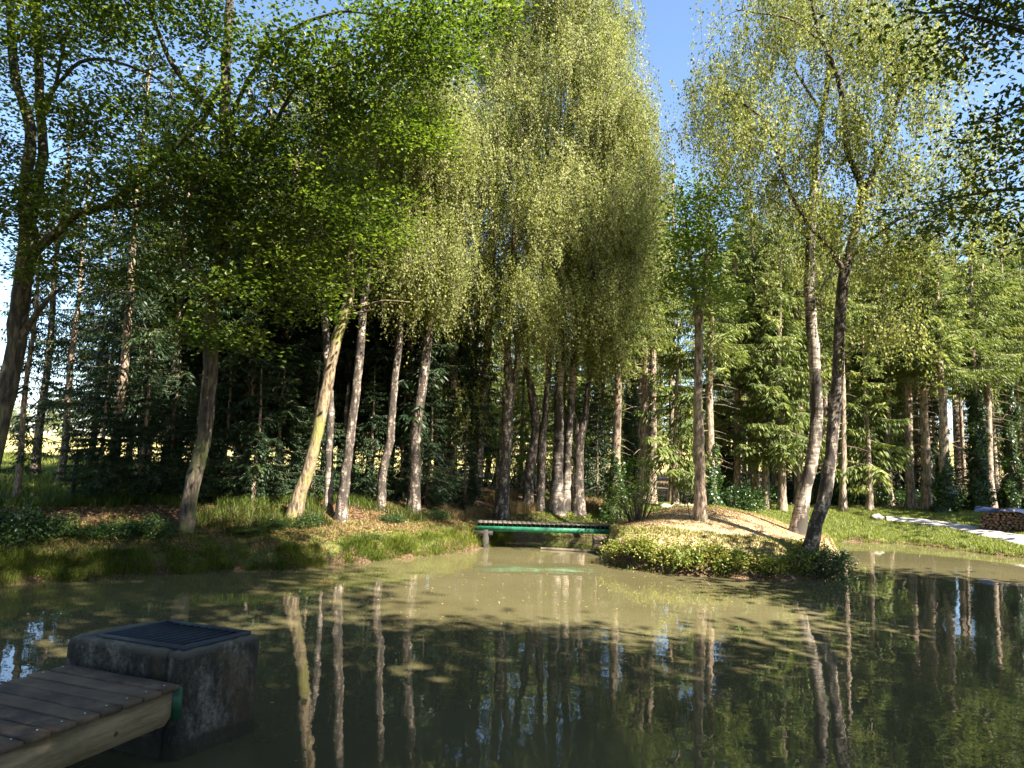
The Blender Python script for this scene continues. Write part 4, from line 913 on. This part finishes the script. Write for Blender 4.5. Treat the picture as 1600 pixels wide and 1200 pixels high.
# ================================================================== JETTY AND SLUICE BOX
zt = .78
A = P(284, 1020, zt); Bc = P(107, 993, zt); Cc = P(387, 995, zt)
u = Bc - A; v = Cc - A; lv = np.linalg.norm(v); v = v / lv * .72
root = thing('sluice_box', (A[0], A[1], 0), 'square stained concrete sluice box with a metal grate on top, standing in the water', 'sluice box')
O = np.array([A[0], A[1], 0.]); th = .13
def rough_slab(mb, o, u, v, w, n=(14, 6, 14), amp=.007, seed=1, rd=.012):
    """box with rough weathered faces, displaced noise on a subdivided shell"""
    rng = np.random.default_rng(seed); o, u, v, w = map(np.asarray, (o, u, v, w))
    import itertools
    idx = {}; V_ = []; Fs = []
    def vid(i, j, k):
        if (i, j, k) not in idx:
            idx[(i, j, k)] = len(V_); p = o + u * i / n[0] + v * j / n[1] + w * k / n[2]
            ed = (i in (0, n[0])) + (j in (0, n[1])) + (k in (0, n[2]))
            c = o + (u + v + w) / 2; p = p + rng.normal(0, amp, 3) + (nrm(c - p) * rd * (ed - 1) if ed > 1 else 0); V_.append(p)
        return idx[(i, j, k)]
    for i, j in itertools.product(range(n[0]), range(n[1])):
        for k in (0, n[2]): f = [vid(i, j, k), vid(i + 1, j, k), vid(i + 1, j + 1, k), vid(i, j + 1, k)]; Fs.append(f if k else f[::-1])
    for i, k in itertools.product(range(n[0]), range(n[2])):
        for j in (0, n[1]): f = [vid(i, j, k), vid(i + 1, j, k), vid(i + 1, j, k + 1), vid(i, j, k + 1)]; Fs.append(f[::-1] if j else f)
    for j, k in itertools.product(range(n[1]), range(n[2])):
        for i in (0, n[0]): f = [vid(i, j, k), vid(i, j + 1, k), vid(i, j + 1, k + 1), vid(i, j, k + 1)]; Fs.append(f if i else f[::-1])
    mb.add(np.array(V_), np.array(Fs))
un, vn = nrm(u), nrm(v); Lu, Lv = np.linalg.norm(u), np.linalg.norm(v); up = np.array([0, 0, zt + .7])
ob = O - np.array([0, 0, .7])
parts = []
for s0, uu, vv, nn in ((ob + un * th, un * (Lu - 2 * th), vn * th, (18, 3, 22)), (ob + vn * (Lv - th) + un * th, un * (Lu - 2 * th), vn * th, (18, 3, 22)), (ob, un * th, vn * Lv, (3, 14, 22)), (ob + un * (Lu - th), un * th, vn * Lv, (3, 14, 22))):
    mb = MB(); rough_slab(mb, s0, uu, vv, up, nn, .004, len(parts) + 5); parts.append(mb.build('concrete_wall', M_CONC, root, O, smooth=False))
mb = MB(); mb.box(ob + un * th + vn * th, un * (Lu - 2 * th), vn * (Lv - 2 * th), [0, 0, .9]); mb.build('shaft_bottom', M_HOLE, root, O)
mb = MB(); g0 = O + np.array([0, 0, zt - .005]) + un * .04 + vn * .055
gl, gw = Lu * .76, Lv - .11
for a, b in ((0, 0), (0, gw - .02)): mb.box(g0 + vn * b, un * gl, vn * .02, [0, 0, .035])
for a in (0, gl - .02): mb.box(g0 + un * a + vn * .02, un * .02, vn * (gw - .04), [0, 0, .035])
for a in np.arange(.07, gl - .04, .074): mb.box(g0 + un * a + vn * .02, un * .009, vn * (gw - .04), [0, 0, .024])
mb.build('grate', M_GRATE, root, O, smooth=False)

zd = .62
DA = P(279, 1069, zd); DB = P(103, 1037, zd); DC = P(-60, 1190, zd)
du = DB - DA; wd = np.linalg.norm(du); dn = nrm(DC - DA); du = nrm(du) * wd
root = thing('jetty', (DA[0], DA[1], 0), 'weathered plank jetty in the lower left corner ending at the concrete box', 'jetty')
O2 = np.array([DA[0], DA[1], 0.]); rj = np.random.default_rng(5); pos = 0.0
for k in range(16):
    w_ = .135 + .01 * rj.random(); st = DA + dn * pos - np.array([0, 0, .032]) - nrm(du) * .02 + dn * .0
    e = wd * (1.0 + .03 * rj.normal()) + .04; mb = MB()
    rough_slab(mb, st + np.array([0, 0, .003 * rj.normal()]), nrm(du) * e + dn * .01 * rj.normal(), dn * w_, [0, 0, .032], (12, 3, 1), .0014, k, .002)
    mb.T = [np.full(len(mb.V[0]), rj.random())]
    mb.build('plank', M_DECK, root, O2, smooth=False); pos += w_ + .017
Lj = pos
for off, nm in ((.03, 'side_beam'), (wd - .09, 'side_beam')):
    mb = MB(); o_ = DA + nrm(du) * off - np.array([0, 0, .034 + .235]) + dn * .02
    # end cut on a slope at the far foot
    c0 = [o_ + dn * .05, o_ + dn * Lj, o_ + dn * Lj + [0, 0, .235], o_ + [0, 0, .235], o_ + [0, 0, .05]]
    c1 = [q + nrm(du) * .05 for q in c0]
    mb.add(c0 + c1, [[0, 1, 6, 5], [1, 2, 7, 6], [2, 3, 8, 7], [3, 4, 9, 8], [4, 0, 5, 9]])
    mb.L += [np.array([4, 3, 2, 1, 0]) + 0, np.array([5, 6, 7, 8, 9])]; mb.S += [np.array([5]), np.array([5])]
    mb.build(nm, M_BEAM, root, O2, smooth=False)
mb = MB(); mb.box(DA + nrm(du) * .0 - dn * .045 - np.array([0, 0, .25]), nrm(du) * wd, dn * .042, [0, 0, .215]); mb.build('end_channel', M_DGREEN, root, O2, smooth=False)
mb = MB()
for k in range(9):
    for a in (.06, wd - .06):
        c = DA + dn * (.07 + k * .152) + nrm(du) * a + np.array([0, 0, .002]); mb.tube([c, c + [0, 0, .003]], [.006, .006], 6)
mb.build('screws', M_WHITE, root, O2)

# ================================================================== FOOTBRIDGE
zb = .48
b0 = AT(746, 821, 18.3); b1 = AT(965, 829, 18.4)
b0 = np.array([b0[0], b0[1], zb]); b1 = np.array([b1[0], b1[1], zb])
bu = nrm(b1 - b0); bL = np.linalg.norm(b1 - b0); bv = np.array([-bu[1], bu[0], 0]); bw = .6
root = thing('footbridge', (b0[0], b0[1], 0), 'narrow green footbridge with grey plank deck reaching the island', 'footbridge')
O3 = np.array([b0[0], b0[1], 0.])
for off in (0, bw - .06):
    mb = MB(); mb.box(b0 + bv * off - [0, 0, .055], bu * bL, bv * .06, [0, 0, .125]); mb.build('beam', M_GREEN, root, O3, smooth=False)
    for k in range(30):
        mb = MB(); mb.box(b0 + bv * (off + .01) + bu * (.06 + k * (bL - .12) / 29.3) + [0, 0, .07], bu * .018, bv * .04, [0, 0, .075]); mb.build('baluster', M_GREEN, root, O3, smooth=False)
mb = MB(); mb.box(b0 + bv * .12 + [0, 0, .06], bu * bL, bv * (bw - .24), [0, 0, .08]); mb.build('joist', M_BLACKW, root, O3, smooth=False)
k = 0; a = 0
while a < bL - .1:
    mb = MB(); jz = .002 * rj.normal(); mb.box(b0 + bu * a - bv * .03 + [0, 0, .146 + jz], bu * .1225, bv * (bw + .06), [0, 0, .022]); mb.build('plank', M_PLANK, root, O3, smooth=False); a += .125
for off in (.06, bw - .2):
    mb = MB(); q = b0 + bu * .22 + bv * off; mb.tube([[q[0], q[1], -.5], [q[0], q[1], .46]], [.09, .085], 10, .04, rj); mb.build('post', M_BLACKW, root, O3)
mb = MB(); mb.box(b0 - bu * .1 + [0, 0, -.16], bu * .5, bv * bw, [0, 0, .115]); mb.build('cross_bearer', M_BLACKW, root, O3, smooth=False)

# ================================================================== SMALL THINGS
# firewood stack under a tarp
q0 = ghit(1527, 829); q1 = ghit(1680, 838)
wu = nrm(np.array([q1[0] - q0[0], q1[1] - q0[1] + .2, 0])); wv = np.array([-wu[1], wu[0], 0]); O4 = np.array([q0[0], q0[1], hz(q0[0], q0[1])])
root = thing('firewood_stack', O4, 'long stack of split firewood under a blue tarp at the right edge', 'firewood stack')
rw = np.random.default_rng(8); cnt = 0
for r in range(8):
    n = 34 - (r > 5) * 2
    for c in range(n):
        x_ = .08 + c * .125 + .06 * (r % 2) + rw.normal(0, .015) + (r > 4) * .1; z_ = .05 + r * .088 + rw.normal(0, .012); rr = rw.uniform(.045, .066)
        if cnt < 260:
            mb = MB(); b_ = O4 + wu * x_ + np.array([0, 0, z_]) - wv * rw.uniform(0, .06)
            mb.tube([b_, b_ + wv * .5], [rr, rr], int(rw.integers(3, 7)), .12, rw)
            mb.L.append(np.arange(len(mb.V[0]) // 2)[::-1]); mb.S.append(np.array([len(mb.V[0]) // 2])); mb.T = [np.full(len(mb.V[0]), rw.random())]
            if cnt < 100: mb.build('log', M_LOGEND, root, O4, smooth=False)
            else:
                if cnt == 100: rest = MB()
                rest.V += mb.V; rest.L += [l + rest.n for l in mb.L]; rest.S += mb.S; rest.T += mb.T; rest.n += len(mb.V[0])
            cnt += 1
o = rest.build('logs', M_LOGEND, root, O4, smooth=False); o['kind'] = 'stuff'
mb = MB(); nu_, nv_ = 30, 8; U_g, V_g = np.meshgrid(np.linspace(-.05, 4.3, nu_), np.linspace(-.1, .62, nv_), indexing='ij')
hgt = .72 + .05 * wob(U_g, V_g, 3.5) + .03 * wob(U_g, V_g, 9) - .16 * ss(.02, -.1, V_g) * (0.5 + .5 * np.sin(U_g * 5)) - .16 * ss(.5, .62, V_g)
pts = O4 + wu * U_g.ravel()[:, None] + wv * V_g.ravel()[:, None] + np.array([0, 0, 1]) * hgt.ravel()[:, None]
ii, jj = np.meshgrid(np.arange(nu_ - 1), np.arange(nv_ - 1), indexing='ij')
mb.add(pts, np.stack([ii * nv_ + jj, (ii + 1) * nv_ + jj, (ii + 1) * nv_ + jj + 1, ii * nv_ + jj + 1], -1).reshape(-1, 4)); mb.build('tarp', M_TARP, root, O4)

# small log pile behind the footbridge
q0 = AT(925, 795, 20.3); O5 = np.array([q0[0], q0[1], hz(q0[0], q0[1])])
root = thing('log_pile', O5, 'small pile of old logs lying in the grass behind the right end of the footbridge', 'log pile')
for r in range(4):
    for c in range(2 if r < 3 else 1):
        mb = MB(); b_ = O5 + np.array([.02 * r + rw.normal(0, .05), c * .2 + .1 * (r % 2), .07 + r * .13]); mb.tube([b_, b_ + [.75 + .1 * rw.normal(), .03, .01]], [.075, .065], 8, .06, rw)
        mb.build('log', M_POST, root, O5, smooth=False)
# stones near the short spruce
def rock(seed, n=9):
    r_ = np.random.default_rng(seed); th_ = np.linspace(0, np.pi, n); ph = np.arange(12) * 2 * np.pi / 12; f = 1 + r_.normal(0, .12, (n, 12))
    v = np.stack([np.sin(th_)[:, None] * np.cos(ph) * f, np.sin(th_)[:, None] * np.sin(ph) * f * .8, np.cos(th_)[:, None] * f * .6], -1).reshape(-1, 3)
    i = np.arange(n - 1)[:, None] * 12; j = np.arange(12)[None]; k_ = (j + 1) % 12
    return v, np.stack([i + j, i + 12 + j, i + 12 + k_, i + k_], -1).reshape(-1, 4)
sl = ['leftmost stone of the row below the short spruce', 'second stone of the row below the short spruce', 'middle stone of the row below the short spruce', 'fourth stone of the row below the short spruce', 'rightmost stone of the row below the short spruce']
for k in range(5):
    q = AT(1040 + k * 12, 800, 23.0); v_, f_ = rock(k); s_ = .17 + .05 * rw.random(); mb = MB(); O_ = np.array([q[0], q[1], hz(q[0], q[1]) + .03]); mb.add(v_ * s_ + O_, f_)
    tag(mb.build('stone', M_STONE, None, O_), sl[k], 'stone', 'stones below the short spruce')
q = ghit(1370, 812); v_, f_ = rock(9); mb = MB(); O_ = np.array([q[0], q[1], hz(q[0], q[1]) + .05]); mb.add(v_ * .22 + O_, f_); tag(mb.build('stone', M_STONE, None, O_), 'tan stone at the near start of the gravel path', 'stone')
# leaning stake on the lawn
q = ghit(1079, 809); mb = MB(); O_ = np.array([q[0], q[1], hz(q[0], q[1])]); e_ = O_ + np.array([-.1, 0, .42])
mb.tube([O_ - [0, 0, .1], (O_ + e_) / 2, e_, e_ + [-.06, 0, .02]], [.014, .013, .012, .018], 6, .05, rw); tag(mb.build('stake', M_POST, None, O_), 'thin crooked stake leaning left in front of the lawn tree', 'stake')
# thin post by the path
q = AT(1493, 800, 27.4); O_ = np.array([q[0], q[1], hz(q[0], q[1])]); mb = MB(); mb.tube([O_ - [0, 0, .2], O_ + [0, 0, .5]], [.016, .014], 6, .03, rw); tag(mb.build('marker_post', M_POST, None, O_), 'thin pale marker post beside the gravel path', 'post')
# fence posts before the meadow with wire
fp = [(-40, 17.5), (117, 17.0), (250, 17.8)]; heads = []
for k, (px, Yd) in enumerate(fp):
    q = AT(px, 720, Yd); O_ = np.array([q[0], q[1], hz(q[0], q[1])]); mb = MB(); mb.tube([O_ - [0, 0, .3], O_ + [.03, 0, .6], O_ + [.07, 0, 1.25]], [.055, .05, .048], 8, .05, rw)
    heads.append(O_); tag(mb.build('fence_post', M_BLACKW, None, O_), ['fence post outside the left edge', 'dark leaning fence post against the sunny meadow', 'fence post hidden in the spruces right of the leaning one'][k], 'fence post', 'posts of the meadow fence')
mb = MB()
for h_ in (.5, .85, 1.15):
    t_ = np.linspace(0, 1, 12)
    for a_, b_ in zip(heads[:-1], heads[1:]):
        pts = a_[None] * (1 - t_[:, None]) + b_[None] * t_[:, None] + np.stack([.05 + 0 * t_, -.055 + 0 * t_, h_ - .05 * np.sin(np.pi * t_)], 1); mb.tube(pts, .004, 3)
tag(mb.build('fence_wire', M_POST, None, heads[0]), 'thin sagging wires of the meadow fence', 'fence wire')
# pale bag by the leaning birch
q = AT(1293, 868, 13.9); O_ = np.array([q[0], q[1], hz(q[0], q[1]) + .14]); v_, f_ = rock(21); mb = MB(); mb.add(v_ * np.array([.07, .06, .16]) + O_, f_)
tag(mb.build('plastic_bag', M_WHITE, None, O_), 'crumpled pale bag at the right foot of the leaning island birch', 'bag')
# twig in the water before the island
q = P(1186, 906, 0); mb = MB(); O_ = np.array([q[0], q[1], 0]); mb.tube([O_ - [0, 0, .1], O_ + [-.1, .1, .12], O_ + [-.25, .2, .3]], [.01, .008, .004], 5, .05, rw)
tag(mb.build('twig', M_POST, None, O_), 'pale twig sticking out of the water at the island front', 'twig')
# sunken pole under the footbridge
q0 = P(845, 857, .02); q1 = P(935, 862, .02); mb = MB(); mb.tube([q0, (q0 + q1) / 2, q1], [.035, .04, .03], 7, .06, rw); tag(mb.build('floating_branch', M_POST, None, q0), 'brown branch floating in front of the footbridge', 'branch')
# reed arching from the water
q = P(1160, 992, 0); mb = MB(); O_ = np.array([q[0], q[1], 0])
for k in range(7):
    a = rw.random() * 6.28; d = np.array([math.cos(a), math.sin(a), 0]) * rw.uniform(.08, .2); hh = rw.uniform(.06, .14)
    mb.tube([O_ - [0, 0, .05], O_ + d * .3 + [0, 0, hh], O_ + d * .8 + [0, 0, hh * .9], O_ + d * 1.2 + [0, 0, .01]], [.004, .004, .003, .002], 4)
tag(mb.build('water_weed', M_SHRUB, None, O_), 'small tuft of water weed arching from the open pond', 'water weed')
# moss foot on the white birch
# unused prototypes go
for kd, r in PROTO.items():
    if kd not in USED:
        for c in CH[r.name]: bpy.data.objects.remove(c)
        bpy.data.objects.remove(r)
print('tris', sum(len(o.data.polygons) for o in bpy.data.objects if o.type == 'MESH'))
